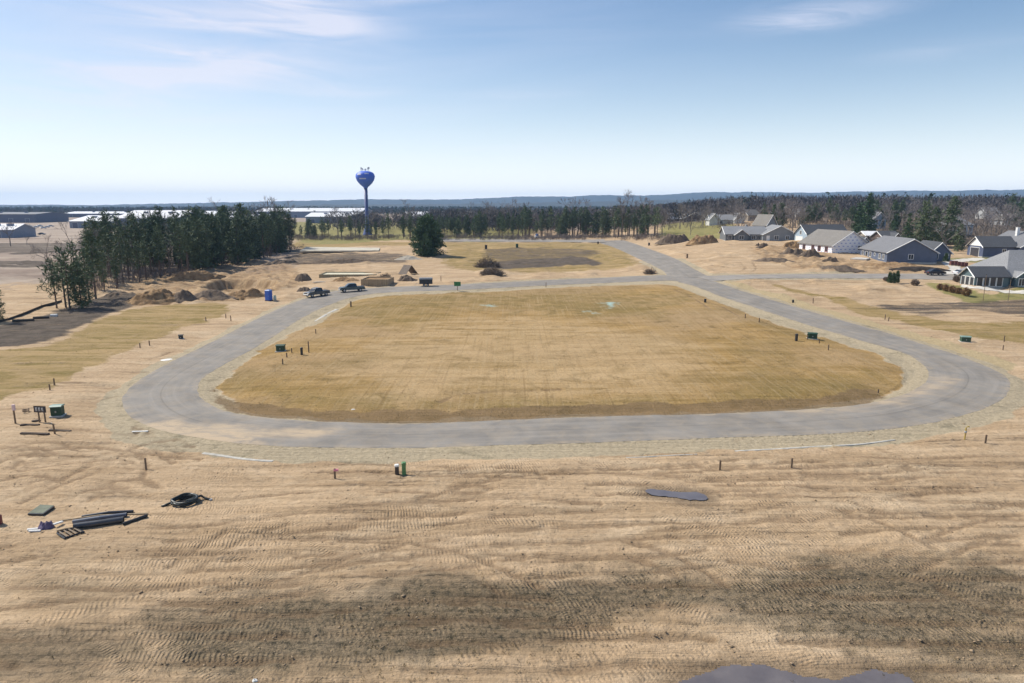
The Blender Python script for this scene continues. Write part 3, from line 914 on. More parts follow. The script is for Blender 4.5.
def ribbon(name, Lp, Rp, material, lift, nacross=8, closed=False, sandy=None, crown=0.05):
    m = len(Lp); u = np.linspace(0, 1, nacross + 1)
    x = Lp[:, None, 0] * (1 - u) + Rp[:, None, 0] * u
    y = Lp[:, None, 1] * (1 - u) + Rp[:, None, 1] * u
    jag = (fbm(x * 0.8, y * 0.8, 77, 3) - 0.5) * 0.28
    e = np.zeros(nacross + 1); e[0] = -1; e[-1] = 1
    d = np.stack([Rp - Lp], 0)[0]; d = d / np.linalg.norm(d, axis=1, keepdims=True)
    x = x + jag * e * d[:, None, 0]; y = y + jag * e * d[:, None, 1]
    z = base_h(x, y) + lift + crown * (1 - (2 * u - 1) ** 2)
    mid = (Lp + Rp) / 2
    s = np.concatenate([[0], np.cumsum(np.linalg.norm(np.diff(mid, axis=0), axis=1))])
    s = np.repeat(s[:, None], nacross + 1, 1)
    sv = np.zeros(x.size)
    if sandy:
        nn = fbm(x.ravel() * 0.5, y.ravel() * 0.9, 81, 4) - 0.5
        for k, a in sandy:
            sv = np.maximum(sv, a * ss(-1.2, 1.2, sdf(x.ravel(), y.ravel(), PG[k], 8) + nn * 4))
    idx = np.arange(x.size).reshape(m, nacross + 1)
    if closed:
        idx = np.vstack([idx, idx[:1]])
    q = np.stack([idx[:-1, :-1], idx[:-1, 1:], idx[1:, 1:], idx[1:, :-1]], -1).reshape(-1, 4)
    uu = np.repeat(u[None, :], m, 0)
    o = mesh_np(name, np.stack([x.ravel(), y.ravel(), z.ravel()], 1), q, material, attrs={'across': uu.ravel(), 'along': s.ravel(), 'sandy': sv}, smooth=True)
    return tag(o, kind='structure')


M_ASPH = asphalt('asphalt', (0.225, 0.209, 0.188), (0.40, 0.32, 0.22), 0.85)
M_ASPH2 = asphalt('old_asphalt', (0.27, 0.25, 0.225), (0.42, 0.34, 0.25), 0.8)
ribbon('loop_road', L_IN, L_OUT, M_ASPH, 0.035, 10, True, (('sandspill', 1.0), ('sandcurve', 0.85)))
ribbon('access_road', S_L, S_R, M_ASPH, 0.043, 6)
ribbon('side_street', E_L, E_R, M_ASPH2, 0.051, 6)
l1 = smooth_open(poly([a for a, b in LANE]), 6); l2 = smooth_open(poly([b for a, b in LANE]), 6)
ribbon('gravel_lane', l1, l2, M_ASPH2, 0.25, 4, crown=0.0)

# ---------------------------------------------------------------- standing water
def water_mat():
    t = NT('muddy_water')
    n = t.noise(t.mapping(t.coord(), (1, 1, 0)), 0.8, 4, 0.6)
    t.col(t.mix(t.rng(n, 0.35, 0.7), (0.115, 0.10, 0.10), (0.16, 0.14, 0.135)))
    t.b.inputs['Roughness'].default_value = 0.06
    t.b.inputs['Specular IOR Level'].default_value = 0.8
    t.bump(t.noise(t.coord(), 7, 3), 0.06, 0.02)
    return t.m


M_WATER = water_mat()
for k, dz in (('puddle1', 0.0), ('puddle2', 0.0)):
    pl = PG[k]
    cx, cyy = pl.mean(0)
    far_ = 1.04
    # outline widened a touch: the shore is where the ground rises out of it
    xs = np.linspace(pl[:, 0].min() - 0.6, pl[:, 0].max() + 0.6, 90); ys = np.linspace(pl[:, 1].min() - 0.6, pl[:, 1].max() + 0.6, 60)
    X, Y = np.meshgrid(xs, ys)
    nn = fbm(X * 0.9, Y * 0.9, 91, 4) - 0.5
    S = sdf(X.ravel(), Y.ravel(), pl, 6).reshape(X.shape) + nn * 0.9
    keep = S > -0.05
    gz = ground_h(X.ravel(), Y.ravel())
    lvl = float(np.max(gz[S.ravel() > -0.1])) + 0.02
    idx = np.arange(X.size).reshape(X.shape)
    kq = keep[:-1, :-1] & keep[1:, :-1] & keep[:-1, 1:] & keep[1:, 1:]
    q = np.stack([idx[:-1, :-1][kq], idx[:-1, 1:][kq], idx[1:, 1:][kq], idx[1:, :-1][kq]], -1)
    vz = np.full(X.size, lvl)
    used, inv = np.unique(q, return_inverse=True)
    o = mesh_np('puddle', np.stack([X.ravel(), Y.ravel(), vz], 1)[used], inv.reshape(-1, 4), M_WATER)
    tag(o, kind='structure')
# ================================================================ HILLS, HAZE
RND = random.Random(11)


def hill(name, D, prof, depth, seed, material):
    """a wooded ridge across the horizon: prof is (px, py of its crest)"""
    px = np.linspace(prof[0][0], prof[-1][0], 420)
    py = np.interp(px, [p[0] for p in prof], [p[1] for p in prof])
    th = np.arctan2(px - W_PX / 2, F_PX / math.cos(0))
    dd = D / np.cos(th) ** 0.5
    H = np.maximum(D * (205.0 - py) / F_PX + CAM_Z, 4)
    H = H + (fbm(px * 0.02, px * 0 + seed, seed, 4) - 0.5) * 0.22 * H + (fbm(px * 0.35, px * 0 + 3.0, seed + 5, 3) - 0.5) * 7
    rows = [(-1.0, 0.0), (-0.6, 0.45), (-0.3, 0.8), (0, 1.0), (0.5, 0.9), (1.0, 0.0)]
    vs = []
    for k, (o, hh) in enumerate(rows):
        r = dd + o * depth * (0.8 + 0.5 * fbm(px * 0.03, px * 0 + k, seed + 9, 3))
        zz = np.where(hh > 0, H * hh + (fbm(px * 0.2, px * 0 + k * 3.1, seed + 3, 3) - 0.5) * 8 * (hh > 0) * (hh < 1), -2)
        vs.append(np.stack([r * np.sin(th), r * np.cos(th), zz], 1))
    n = len(px); V = np.vstack(vs); idx = np.arange(V.shape[0]).reshape(len(rows), n)
    q = np.stack([idx[:-1, :-1].ravel(), idx[:-1, 1:].ravel(), idx[1:, 1:].ravel(), idx[1:, :-1].ravel()], 1)
    o = mesh_np(name, V, q, material)
    return tag(o, kind='structure')


def wood_mat():
    t = NT('far_woodland')
    n = t.noise(t.mapping(t.coord(), (1, 1, 2)), 0.012, 6, 0.65)
    t.col(t.mix(t.rng(n, 0.38, 0.62), (0.03, 0.043, 0.046), (0.06, 0.066, 0.065)))
    t.b.inputs['Roughness'].default_value = 1.0
    return t.m


M_HILL = wood_mat()
hill('hills', 6000, [(-260, 204.8), (0, 204.6), (100, 205), (190, 203.5), (280, 201.5), (370, 199.6), (440, 199.5), (520, 197.2), (580, 196.2), (640, 195.2), (720, 193.2), (800, 192.6), (900, 193.0), (1024, 191.6), (1300, 193)], 800, 5, M_HILL)
hill('hills', 3700, [(-260, 207.4), (0, 207.2), (90, 207.6), (200, 206.2), (300, 205.0), (420, 204), (500, 203.5), (560, 202), (620, 201.4), (700, 199.5), (790, 198.5), (860, 197.5), (940, 197), (1024, 195.6), (1300, 196)], 600, 23, M_HILL)

hz = MB().box(-8500, 8500, -8500, 8500, -4, 158)
M_HAZE = bpy.data.materials.new('haze'); M_HAZE.use_nodes = True
hn = M_HAZE.node_tree.nodes
for n in list(hn): hn.remove(n)
ho = hn.new('ShaderNodeOutputMaterial'); hv = hn.new('ShaderNodeVolumePrincipled')
hv.inputs['Color'].default_value = (0.42, 0.66, 1.0, 1)
hv.inputs['Density'].default_value = 1.15e-4
M_HAZE.node_tree.links.new(hv.outputs[0], ho.inputs['Volume'])
haze = hz.build('haze', M_HAZE)
tag(haze, kind='stuff')


# ================================================================ TREES
def leaf_mat(name, a, b, rough=0.75, transl=True):
    t = NT(name)
    v = t.attr('var', 'Fac')
    oi = t.n.new('ShaderNodeObjectInfo')
    f = t.math('MULTIPLY_ADD', oi.outputs['Random'], 0.45, t.math('MULTIPLY', v, 0.65), clamp=True)
    t.col(t.mix(f, a, b))
    t.b.inputs['Roughness'].default_value = rough
    t.b.inputs['Specular IOR Level'].default_value = 0.25
    return t.m


M_PINE = leaf_mat('pine_needles', (0.048, 0.080, 0.042), (0.14, 0.178, 0.09))
M_SPRUCE = leaf_mat('spruce_needles', (0.032, 0.068, 0.036), (0.088, 0.14, 0.062))
M_TWIG = leaf_mat('bare_twigs', (0.15, 0.13, 0.125), (0.27, 0.24, 0.23), 0.9)
M_BARK = mat('pine_bark', (0.13, 0.095, 0.075), 0.95, var=0.35, scale=6)
M_GBARK = mat('grey_bark', (0.19, 0.165, 0.145), 0.95, var=0.3, scale=5)


def blades(C, D, k, L, w, rng, spread=1.0, up=0.25):
    """k thin needle sprays round each clump centre C, leaning along D"""
    n = len(C)
    C = np.repeat(C, k, 0); D = np.repeat(D, k, 0)
    d = rng.normal(size=(n * k, 3)); d /= np.linalg.norm(d, axis=1, keepdims=True) + 1e-9
    d = d * spread + D * 0.7 + np.array([0, 0, up]); d /= np.linalg.norm(d, axis=1, keepdims=True) + 1e-9
    s = rng.normal(size=(n * k, 3)); s = np.cross(d, s); s /= np.linalg.norm(s, axis=1, keepdims=True) + 1e-9
    ln = L * rng.uniform(0.6, 1.25, (n * k, 1)); ww = w * rng.uniform(0.6, 1.3, (n * k, 1))
    off = rng.normal(size=(n * k, 3)) * L * 0.32
    a = C + off - d * ln * 0.25; b = C + off + d * ln * 0.45 + s * ww; c = C + off + d * ln * 0.45 - s * ww; e = C + off + d * ln
    V = np.stack([a, b, e, c], 1).reshape(-1, 3)
    F = np.arange(n * k * 4).reshape(-1, 4)
    var = np.repeat(np.repeat(rng.uniform(0, 1, n), k), 4)
    return V, F, var


def conifer_mesh(seed, H, z0, Rmax, nw, nb, ncl, k, L, w, prof, mat_, droop=0.1, ragged=0.35, stubs=True):
    rng = np.random.default_rng(seed)
    Cs, Ds, limbs = [], [], []
    lean = rng.normal(0, 0.012, 2) * H
    for i in range(nw):
        t = (i + rng.uniform(-.3, .3)) / (nw - 1); t = min(max(t, 0), 1)
        z = z0 + (H - z0) * t
        R_ = Rmax * prof(t)
        m = max(2, int(nb * (0.6 + 0.5 * prof(t)) + rng.uniform(-.8, .8)))
        a0 = rng.uniform(0, 6.28)
        for j in range(m):
            a = a0 + j * 6.28 / m + rng.normal(0, .35)
            r = R_ * rng.uniform(1 - ragged, 1.12)
            ax = np.array([math.cos(a), math.sin(a), 0])
            cx = np.array([lean[0] * (z / H) ** 2, lean[1] * (z / H) ** 2, z])
            tip = cx + ax * r + np.array([0, 0, -droop * r + rng.normal(0, .08) * r])
            limbs.append((cx, tip))
            q = max(1, int(round(ncl * (0.35 + r / Rmax))))
            for u in np.linspace(0.35, 1.0, q):
                p = cx + (tip - cx) * u + rng.normal(0, 0.12, 3) * L * 1.6
                Cs.append(p); Ds.append(ax * 0.8)
    Cs.append(np.array([lean[0], lean[1], H - 0.2])); Ds.append(np.array([0, 0, 1.0]))
    V, F, var = blades(np.array(Cs), np.array(Ds), k, L, w, rng)
    crown = mesh_np('crown', V, F, mat_, attrs={'var': var}, link=False)
    mb = MB()
    r0 = 0.011 * H + 0.06
    mb.tube([(0, 0, -0.4), (lean[0] * .1, lean[1] * .1, H * .3), (lean[0] * .45, lean[1] * .45, H * .66), (lean[0], lean[1], H * 0.97)], [r0 * 1.15, r0 * .85, r0 * .55, 0.03], 7)
    for cx, tip in limbs[::2]:
        mb.tube([cx, tip], [r0 * .22, 0.02], 3, cap=False)
    if stubs:
        for _ in range(12):
            z = rng.uniform(H * 0.18, max(z0, H * .25)); a = rng.uniform(0, 6.28); l = rng.uniform(.6, 2.0)
            mb.tube([(lean[0] * .1, lean[1] * .1, z), (math.cos(a) * l, math.sin(a) * l, z - .1 * l)], [0.05, 0.015], 3, cap=False)
    return crown, mb.mesh('trunk', M_BARK)


def bare_mesh(seed, H, spread=0.5, nl=5):
    rng = np.random.default_rng(seed)
    mb = MB(); Vt, Ft, var = [], [], []

    def dirn(d, ang):
        s = rng.normal(size=3); s = np.cross(d, s); s /= np.linalg.norm(s)
        r = d * math.cos(ang) + s * math.sin(ang); return r / np.linalg.norm(r)

    def grow(p, d, l, r, lev):
        d = d + np.array([0, 0, 0.12]); d /= np.linalg.norm(d)
        mid = p + d * l * .5 + rng.normal(0, .04, 3) * l
        q = p + d * l
        if lev < 3:
            mb.tube([p, mid, q], [r, r * .85, r * .65], 5 if lev < 2 else 3, cap=False)
        else:
            s = np.cross(d, rng.normal(size=3)); s /= np.linalg.norm(s) + 1e-9
            b = len(Vt)
            Vt.extend([p + s * r, p - s * r, q - s * r * .3, q + s * r * .3]); Ft.append((b, b + 1, b + 2, b + 3)); var.extend([rng.uniform()] * 4)
        if lev >= nl: return
        nch = 3 if lev < 2 else (4 if lev == 3 else 3)
        for c in range(nch):
            u = rng.uniform(.45, 1.0) if c else 1.0
            grow(p + (q - p) * u, dirn(d, rng.uniform(.25, .8) * (0.7 + spread)), l * rng.uniform(.55, .78), max(r * .60, 0.040), lev + 1)

    grow(np.array([0, 0, -.3]), np.array([rng.normal(0, .04), rng.normal(0, .04), 1.0]), H * .36, 0.013 * H + .05, 0)
    Vt = np.array(Vt)
    crown = mesh_np('crown', Vt, np.array(Ft), M_TWIG, attrs={'var': np.array(var)}, link=False)
    return crown, mb.mesh('trunk', M_GBARK)


pp_tall = lambda t: (0.45 + 1.1 * t) if t < 0.4 else max(0.12, 0.95 - 0.85 * ((t - 0.4) / 0.6) ** 1.6)
pp_bush = lambda t: max(0.1, 1.0 - 0.75 * t ** 1.5) * (0.75 + 0.4 * min(1, t * 4))
pp_cone = lambda t: max(0.06, 1 - t) ** 0.85
pp_round = lambda t: max(0.12, math.sqrt(max(0, 1 - (max(t - .22, 0) / .80) ** 2.2))) * (0.80 + .2 * min(1, t * 5))

TREE = {}
for i in range(5):
    TREE['pine%d' % i] = conifer_mesh(100 + i, 16 + i * .4, 6.2 + (i % 3) * 1.2, 2.3, 12, 4.0, 2.3, 10, 1.0, 0.12, pp_tall, M_PINE)
for i in range(2):
    TREE['scrub%d' % i] = conifer_mesh(140 + i, 11.5, 3.6 + 1.6 * i, 3.2, 10, 3.2, 2.0, 9, 0.95, 0.11, pp_bush, M_PINE, droop=0.05, ragged=0.6)
for i in range(3):
    TREE['low%d' % i] = conifer_mesh(160 + i, 13 + i, 1.2, 3.0, 15, 5, 2.4, 12, 1.0, 0.13, pp_bush, M_PINE)
for i in range(2):
    TREE['spruce%d' % i] = conifer_mesh(180 + i, 14, 0.7, 3.3, 17, 6, 2.6, 12, 0.95, 0.13, pp_cone, M_SPRUCE, droop=0.18, ragged=0.22, stubs=False)
TREE['round0'] = conifer_mesh(201, 15.4, 0.7, 6.9, 17, 9, 4.2, 15, 1.25, 0.16, pp_round, M_SPRUCE, droop=0.06, ragged=0.25, stubs=False)
for i in range(5):
    TREE['bare%d' % i] = bare_mesh(300 + i, 14 + 1.0 * i, 0.35 + 0.12 * (i % 3))
PROTO = {}


def tree(kind, x, y, h, label, cat, group=None, name='pine_tree', z=None):
    cr, tr = TREE[kind]
    o = thing(name, label, cat, (x, y, G(x, y) if z is None else z), RND.uniform(0, 6.28), group)
    hh = max(v.co.z for v in cr.vertices) if kind not in PROTO else PROTO[kind]
    PROTO[kind] = hh
    s = h / hh
    o.scale = (s * RND.uniform(.9, 1.12), s * RND.uniform(.9, 1.12), s)
    for nm, me in (('crown', cr), ('trunk', tr)):
        c = bpy.data.objects.new(nm, me); COL.objects.link(c); c.parent = o
    return o


def PD(px, D):
    """ground point on the sight line of column px, D metres away"""
    dep = D * math.cos(PITCH) + (CAM_Z - 1) * math.sin(PITCH)
    for _ in range(3):
        x = (px - W_PX / 2) / F_PX * dep
        dep = D * math.cos(PITCH) + (CAM_Z - float(base_h(x, D))) * math.sin(PITCH)
    return x, D


# --- the pine plantation along the left edge of the building plots
GL = 'tall dark pine in the dense plantation left of the dirt mounds'
k = 0
for yy in np.arange(143, 306, 5.0):
    for xx in np.arange(-95, -124, -7.0):
        x = xx + RND.uniform(-1.8, 1.8); y = yy + RND.uniform(-1.7, 1.7)
        if xx < -113 and y < 165: continue
        if x / y * F_PX + 512 < 88: continue
        if x < -103 and y < 178: continue
        tall = RND.choice(['pine0', 'pine1', 'pine2', 'pine3', 'pine4'])
        h = RND.choice([.62, .78, .95, 1.0, 1.06, 1.18]) * min(17.0, 11.0 + max(0, y - 138) * .075)
        if RND.random() < (.03 if y < 205 else .42): tall = RND.choice(['low0', 'low1', 'low2'])
        tree(tall, x, y, h, GL, 'pine tree', 'pines of the left plantation'); k += 1
for i in range(14):
    y = RND.uniform(170, 300); x = RND.uniform(-122, -95)
    tree('bare%d' % RND.randrange(5), x, y, RND.uniform(11, 17), 'bare grey tree mixed in among the pines of the left plantation', 'bare tree', 'bare trees in the left plantation', 'bare_tree')
SL = [('scrub0', 57, 132.5, 10.0, 'leaning open pine with sparse branches, leftmost trunk beside the grey soil strip'),
      ('scrub1', 66, 134, 12.6, 'straight thin pine, second trunk of the group beside the grey soil strip'),
      ('scrub1', 70, 131.5, 11.6, 'thin pine standing third from the left end of the pine grove, bare lower trunk'),
      ('low0', 82, 133, 10.4, 'bushy bright green pine leafy to the ground, front of the grove'),
      ('scrub1', 90, 141, 11.5, 'low bushy pine just right of the bright green one at the front of the grove'),
      ('pine1', 96, 146, 15.5, 'tall pine at the left front corner of the dense plantation'),
      ('scrub0', 76, 141, 12.8, 'open pine standing behind the bright green bushy one')]
for kd, px, D, h, lb in SL:
    x, y = PD(px, D)
    tree(kd, x, y, h, lb, 'pine tree')
x, y = PD(-6, 118)
tree('low2', x, y, 8.5, 'young green pine cut off by the left edge of the photo', 'pine tree')

# --- the single dense evergreen in the middle
p = gp(427, 257)
tree('round0', p.x, p.y + 2, 15.2, 'big rounded dark evergreen standing alone behind the parked vehicles', 'evergreen tree', name='evergreen_tree')

# --- the row of pines across the middle distance
ML = 'pine in the long row behind the empty plots, foliage high on bare trunk'
for i in range(165):
    px = RND.uniform(292, 662)
    if 480 < px < 500 and RND.random() < .6: continue
    if 300 < px < 420 and RND.random() < .35: continue
    py0 = 240.4 if px < 440 else (238.4 if px < 640 else 238)
    q = P(px, py0 - RND.uniform(0, 2.2))
    h = (RND.uniform(9.5, 14.5) if px < 440 else (RND.uniform(10, 14) if px < 520 else RND.uniform(13, 17.5))) * RND.choice([.65, .85, 1, 1, 1, 1.06])
    tree(RND.choice(['pine0', 'pine1', 'pine2', 'pine3', 'pine4', 'low0', 'scrub1']), q.x, q.y + RND.uniform(0, 14), h, ML, 'pine tree', 'pines of the middle row')

BL = 'bare grey leafless tree rising above the row of pines'
for px, D, h in ((405, 395, 24), (413, 400, 21), (338, 400, 20), (352, 420, 16), (356, 400, 19), (375, 420, 17), (455, 440, 17), (468, 430, 22), (478, 435, 23), (487, 440, 22), (500, 440, 23),
                 (512, 440, 24), (521, 450, 22), (536, 455, 19), (577, 400, 25), (590, 420, 21), (614, 370, 23), (622, 365, 26), (629, 372, 27), (637, 365, 24), (648, 360, 22), (655, 350, 20), (640, 350, 17), (662, 345, 16), (530, 420, 17), (545, 415, 16), (560, 420, 17)):
    x, y = PD(px, D)
    tree('bare%d' % RND.randrange(5), x, y, h * .92, BL, 'bare tree', 'bare trees of the middle row', 'bare_tree')
for px, D, h, lb in ((217, 300, 23.5, 'lone bare tree rising above the middle of the left plantation'), (158, 250, 19, 'thin bare tree poking above the left part of the plantation'), (171, 255, 18, 'second thin bare tree poking above the left part of the plantation'),
                     (272, 296, 24, 'widest bare tree above the right end of the plantation'), (264, 300, 21, 'slim bare tree left of the widest one over the plantation'), (284, 297, 22, 'bare tree at the right end of the plantation'),
                     (10.5, 340, 12, 'small bare tree standing in the pale field at the left edge'), (27, 345, 6, 'tiny bare sapling in the pale field at the left edge')):
    x, y = PD(px, D)
    tree('bare%d' % RND.randrange(5), x, y, h, lb, 'bare tree', None, 'bare_tree')

# --- trees round the houses on the right
for kd, px, D, h, lb in (('spruce0', 906, 222, 12.5, 'pointed bright green spruce right behind the blue house'), ('low0', 922, 236, 16.5, 'broad round dark pine behind the blue house, left of its twin'),
                         ('low1', 934, 240, 14.5, 'middle dark pine between two bigger ones behind the blue house'), ('low2', 949, 246, 17.5, 'tall round dark pine nearest the house with the pale hipped roof'),
                         ('spruce1', 866, 285, 18.5, 'tall dark spruce left of the pale blue house'), ('spruce0', 858, 290, 14.5, 'shorter dark spruce at the left foot of the tall one'),
                         ('spruce0', 765, 300, 9.5, 'small dark spruce behind the low grey house, left of two'), ('spruce1', 773, 310, 13, 'taller dark spruce behind the low grey house, right of two'),
                         ('low2', 958, 222, 9, 'shrubby evergreen beside the bare bush at the end of the driveway'), ('spruce0', 893, 262, 10, 'dark spruce just left of the pale hipped roofs'),
                         ('spruce1', 1018, 330, 15, 'dark conifer at the right edge of the photo above the houses'), ('low0', 1010, 420, 16, 'conifer on the wooded rise near the right edge')):
    x, y = PD(px, D)
    tree(kd, x, y, h, lb, 'conifer', None, 'conifer_tree')
for i in range(46):
    px = RND.choice([RND.uniform(805, 870), RND.uniform(740, 870), RND.uniform(870, 905)])
    x, y = PD(px, RND.uniform(330, 400))
    tree(RND.choice(['low0', 'low1', 'pine2', 'spruce0', 'pine4']), x, y, RND.uniform(8, 13), 'dark conifer in the belt of trees behind the houses on the right', 'conifer', 'conifers behind the houses', 'conifer_tree')
HB = 'bare leafless tree among the houses on the right'
for i in range(150):
    px = RND.choice([RND.uniform(668, 800), RND.uniform(930, 1040), RND.uniform(860, 1040), RND.uniform(660, 1040)])
    D = RND.uniform(290, 430) if px < 940 else RND.uniform(225, 420)
    if px < 735 and D < 330: D += 110
    x, y = PD(px, D)
    tree('bare%d' % RND.randrange(5), x, y, RND.uniform(8, 14.5), HB, 'bare tree', 'bare trees among the houses', 'bare_tree')
x, y = PD(944, 216)
tree('bare1', x, y, 10.5, 'wide dark bare tree at the right corner behind the blue house', 'bare tree', None, 'bare_tree')
x, y = PD(962, 232)
tree('bare3', x, y, 11, 'pale bare tree below the house with the hipped roof', 'bare tree', None, 'bare_tree')
x, y = PD(690, 318)
tree('bare2', x, y, 10.5, 'bare tree alone at the edge of the yellow field beside the dug bank', 'bare tree', None, 'bare_tree')


# --- far woods that read as one mass
def far_wood(name, N, accept, seed, hmin, hmax, kk, wide, mat_, D0, D1, conif=0.0, px0=-120, px1=1150):
    rng = np.random.default_rng(seed)
    px = rng.uniform(px0, px1, N * 5); D = np.exp(rng.uniform(math.log(D0), math.log(D1), N * 5))
    ok = np.array([accept(a, b) for a, b in zip(px, D)]) & (fbm(px * 0.03, np.log(D) * 6, seed + 3, 3) > 0.28)
    px, D = px[ok][:N], D[ok][:N]
    x = (px - W_PX / 2) / F_PX * D; y = D
    z = base_h(x, y)
    Hh = rng.uniform(hmin, hmax, len(x))
    n = len(x)
    t = rng.uniform(0, 1, (n, kk)) ** 0.8
    if conif:
        r = (1 - t) * 0.22 * Hh[:, None] * rng.uniform(.4, 1, (n, kk)); zz = 0.12 + .86 * t
    else:
        r = np.sin(np.pi * np.clip(t * .8 + .12, 0, 1)) * 0.33 * Hh[:, None] * np.sqrt(rng.uniform(0, 1, (n, kk))); zz = 0.15 + 0.75 * t
    a = rng.uniform(0, 6.283, (n, kk))
    C = np.stack([x[:, None] + r * np.cos(a), y[:, None] + r * np.sin(a), z[:, None] + zz * Hh[:, None]], -1).reshape(-1, 3)
    Dn = np.stack([np.cos(a), np.sin(a), np.full_like(a, -.1 if conif else 0.9)], -1).reshape(-1, 3)
    sc = 1.0
    V, F, var = blades(C, Dn, 2, 2.2 if not conif else 1.8, wide, rng, 0.7, -0.1 if conif else 0.5)
    o = mesh_np(name, V, F, mat_, attrs={'var': var})
    return tag(o, kind='stuff')


def acc_bare(px, D):
    if px > 655: return D > 440 + 30 * math.sin(px * .05)
    if px > 430: return D > 430
    if px > 290: return D > 1250 or 470 < D < 560 and px > 330
    return D > 1250


def acc_con(px, D):
    if px > 655: return D > 480
    if px > 430: return D > 450
    return D > 1100


M_FTWIG = leaf_mat('far_bare_branches', (0.074, 0.068, 0.072), (0.150, 0.140, 0.143), 0.95)
M_FPINE = leaf_mat('far_conifer_needles', (0.020, 0.038, 0.024), (0.050, 0.075, 0.040), 0.9)
far_wood('bare_woods', 11000, acc_bare, 71, 8, 15, 24, 0.22, M_FTWIG, 430, 1900)
far_wood('conifer_woods', 1500, acc_con, 72, 8, 16, 34, 0.45, M_FPINE, 450, 2600, 1.0)
far_wood('distant_woods', 5200, lambda px, D: True, 73, 9, 17, 14, 1.4, M_FPINE, 1400, 3000, 1.0)
# ================================================================ BUILDINGS
def siding(name, colr, lap=0.14):
    t = NT(name)
    oc = t.coord('Object'); sx = t.n.new('ShaderNodeSeparateXYZ'); t.l.new(oc, sx.inputs[0])
    fr = t.math('FRACT', t.math('DIVIDE', sx.outputs[2], lap))
    n = t.noise(oc, 0.7, 4)
    d = tuple(c * .82 for c in colr)
    c = t.mix(t.rng(n, .3, .7), d, colr)
    c = t.mix(t.rng(fr, 0.0, 0.12, 0.35, 0.0), c, tuple(x * .5 for x in colr))
    t.col(c); t.b.inputs['Roughness'].default_value = 0.6
    t.bump(fr, 0.4, 0.03)
    return t.m


def shingle(name, colr):
    t = NT(name)
    oc = t.coord('Object')
    n = t.noise(t.mapping(oc, (3, 3, 9)), 1.0, 4, .7); n2 = t.noise(oc, 0.35, 3)
    c = t.mix(t.rng(n, .35, .65), tuple(x * .75 for x in colr), tuple(x * 1.2 for x in colr))
    c = t.mix(t.rng(n2, .4, .7, 0, .35), c, tuple(x * .7 for x in colr))
    t.col(c); t.b.inputs['Roughness'].default_value = 0.9
    return t.m


def wrap_mat():
    """white house wrap printed with rows of small blue and red marks"""
    t = NT('house_wrap')
    oc = t.coord('Object'); sx = t.n.new('ShaderNodeSeparateXYZ'); t.l.new(oc, sx.inputs[0])
    u = t.math('ADD', sx.outputs[0], sx.outputs[1])
    r = t.math('FLOOR', t.math('DIVIDE', sx.outputs[2], 0.95))
    fu = t.math('FRACT', t.math('ADD', t.math('DIVIDE', u, 1.5), t.math('MULTIPLY', r, 0.5)))
    fz = t.math('FRACT', t.math('DIVIDE', sx.outputs[2], 0.95))
    m = t.math('MULTIPLY', t.math('MULTIPLY', t.math('GREATER_THAN', fu, .32), t.math('LESS_THAN', fu, .72)), t.math('MULTIPLY', t.math('GREATER_THAN', fz, .38), t.math('LESS_THAN', fz, .68)))
    n = t.noise(oc, 0.8, 3)
    c = t.mix(t.rng(n, .3, .7), (.80, .81, .85), (.88, .89, .91))
    c = t.mix(t.math('MULTIPLY', m, 0.75), c, (.20, .27, .58))
    t.col(c); t.b.inputs['Roughness'].default_value = 0.5
    return t.m


def glass_mat():
    t = NT('window_glass')
    n = t.noise(t.coord(), 0.8, 2)
    t.col(t.mix(n, (0.02, 0.025, 0.03), (0.06, 0.07, 0.085)))
    t.b.inputs['Roughness'].default_value = 0.08
    return t.m


M_GLASS = glass_mat()
M_TRIM = mat('white_trim', (.78, .78, .76), 0.5, var=.05)
M_CONC = mat('concrete', (.50, .48, .44), 0.9, var=.18, scale=1.5, bump=.1)
M_BLUE = siding('slate_blue_siding', (.115, .145, .215)); M_LBLUE = siding('pale_blue_siding', (.36, .46, .55)); M_TEAL = siding('teal_siding', (.10, .155, .175))
M_DBLUE = siding('dark_blue_siding', (.085, .11, .19)); M_GREY = siding('grey_siding', (.26, .28, .30)); M_WHITE = siding('white_siding', (.70, .70, .68)); M_TAN = siding('tan_siding', (.40, .35, .29))
M_BROWN = siding('brown_siding', (.17, .12, .10)); M_DGREY = siding('dark_grey_siding', (.15, .165, .18)); M_LGREY = siding('light_grey_siding', (.46, .47, .47))
R_GREY = shingle('grey_shingles', (.175, .178, .19)); R_DARK = shingle('charcoal_shingles', (.075, .08, .09)); R_LIGHT = shingle('pale_grey_shingles', (.235, .24, .25)); R_TAN = shingle('weathered_shingles', (.20, .188, .172))
R_WHITE = mat('white_metal_roof', (.80, .80, .80), .45, var=.05, scale=.2)
M_WRAP = wrap_mat()
M_DOOR = mat('dark_door', (.05, .05, .06), .4)
M_FACT = siding('factory_cladding', (.22, .25, .33), .6)
M_FACT2 = siding('dark_factory_cladding', (.11, .12, .18), .6)


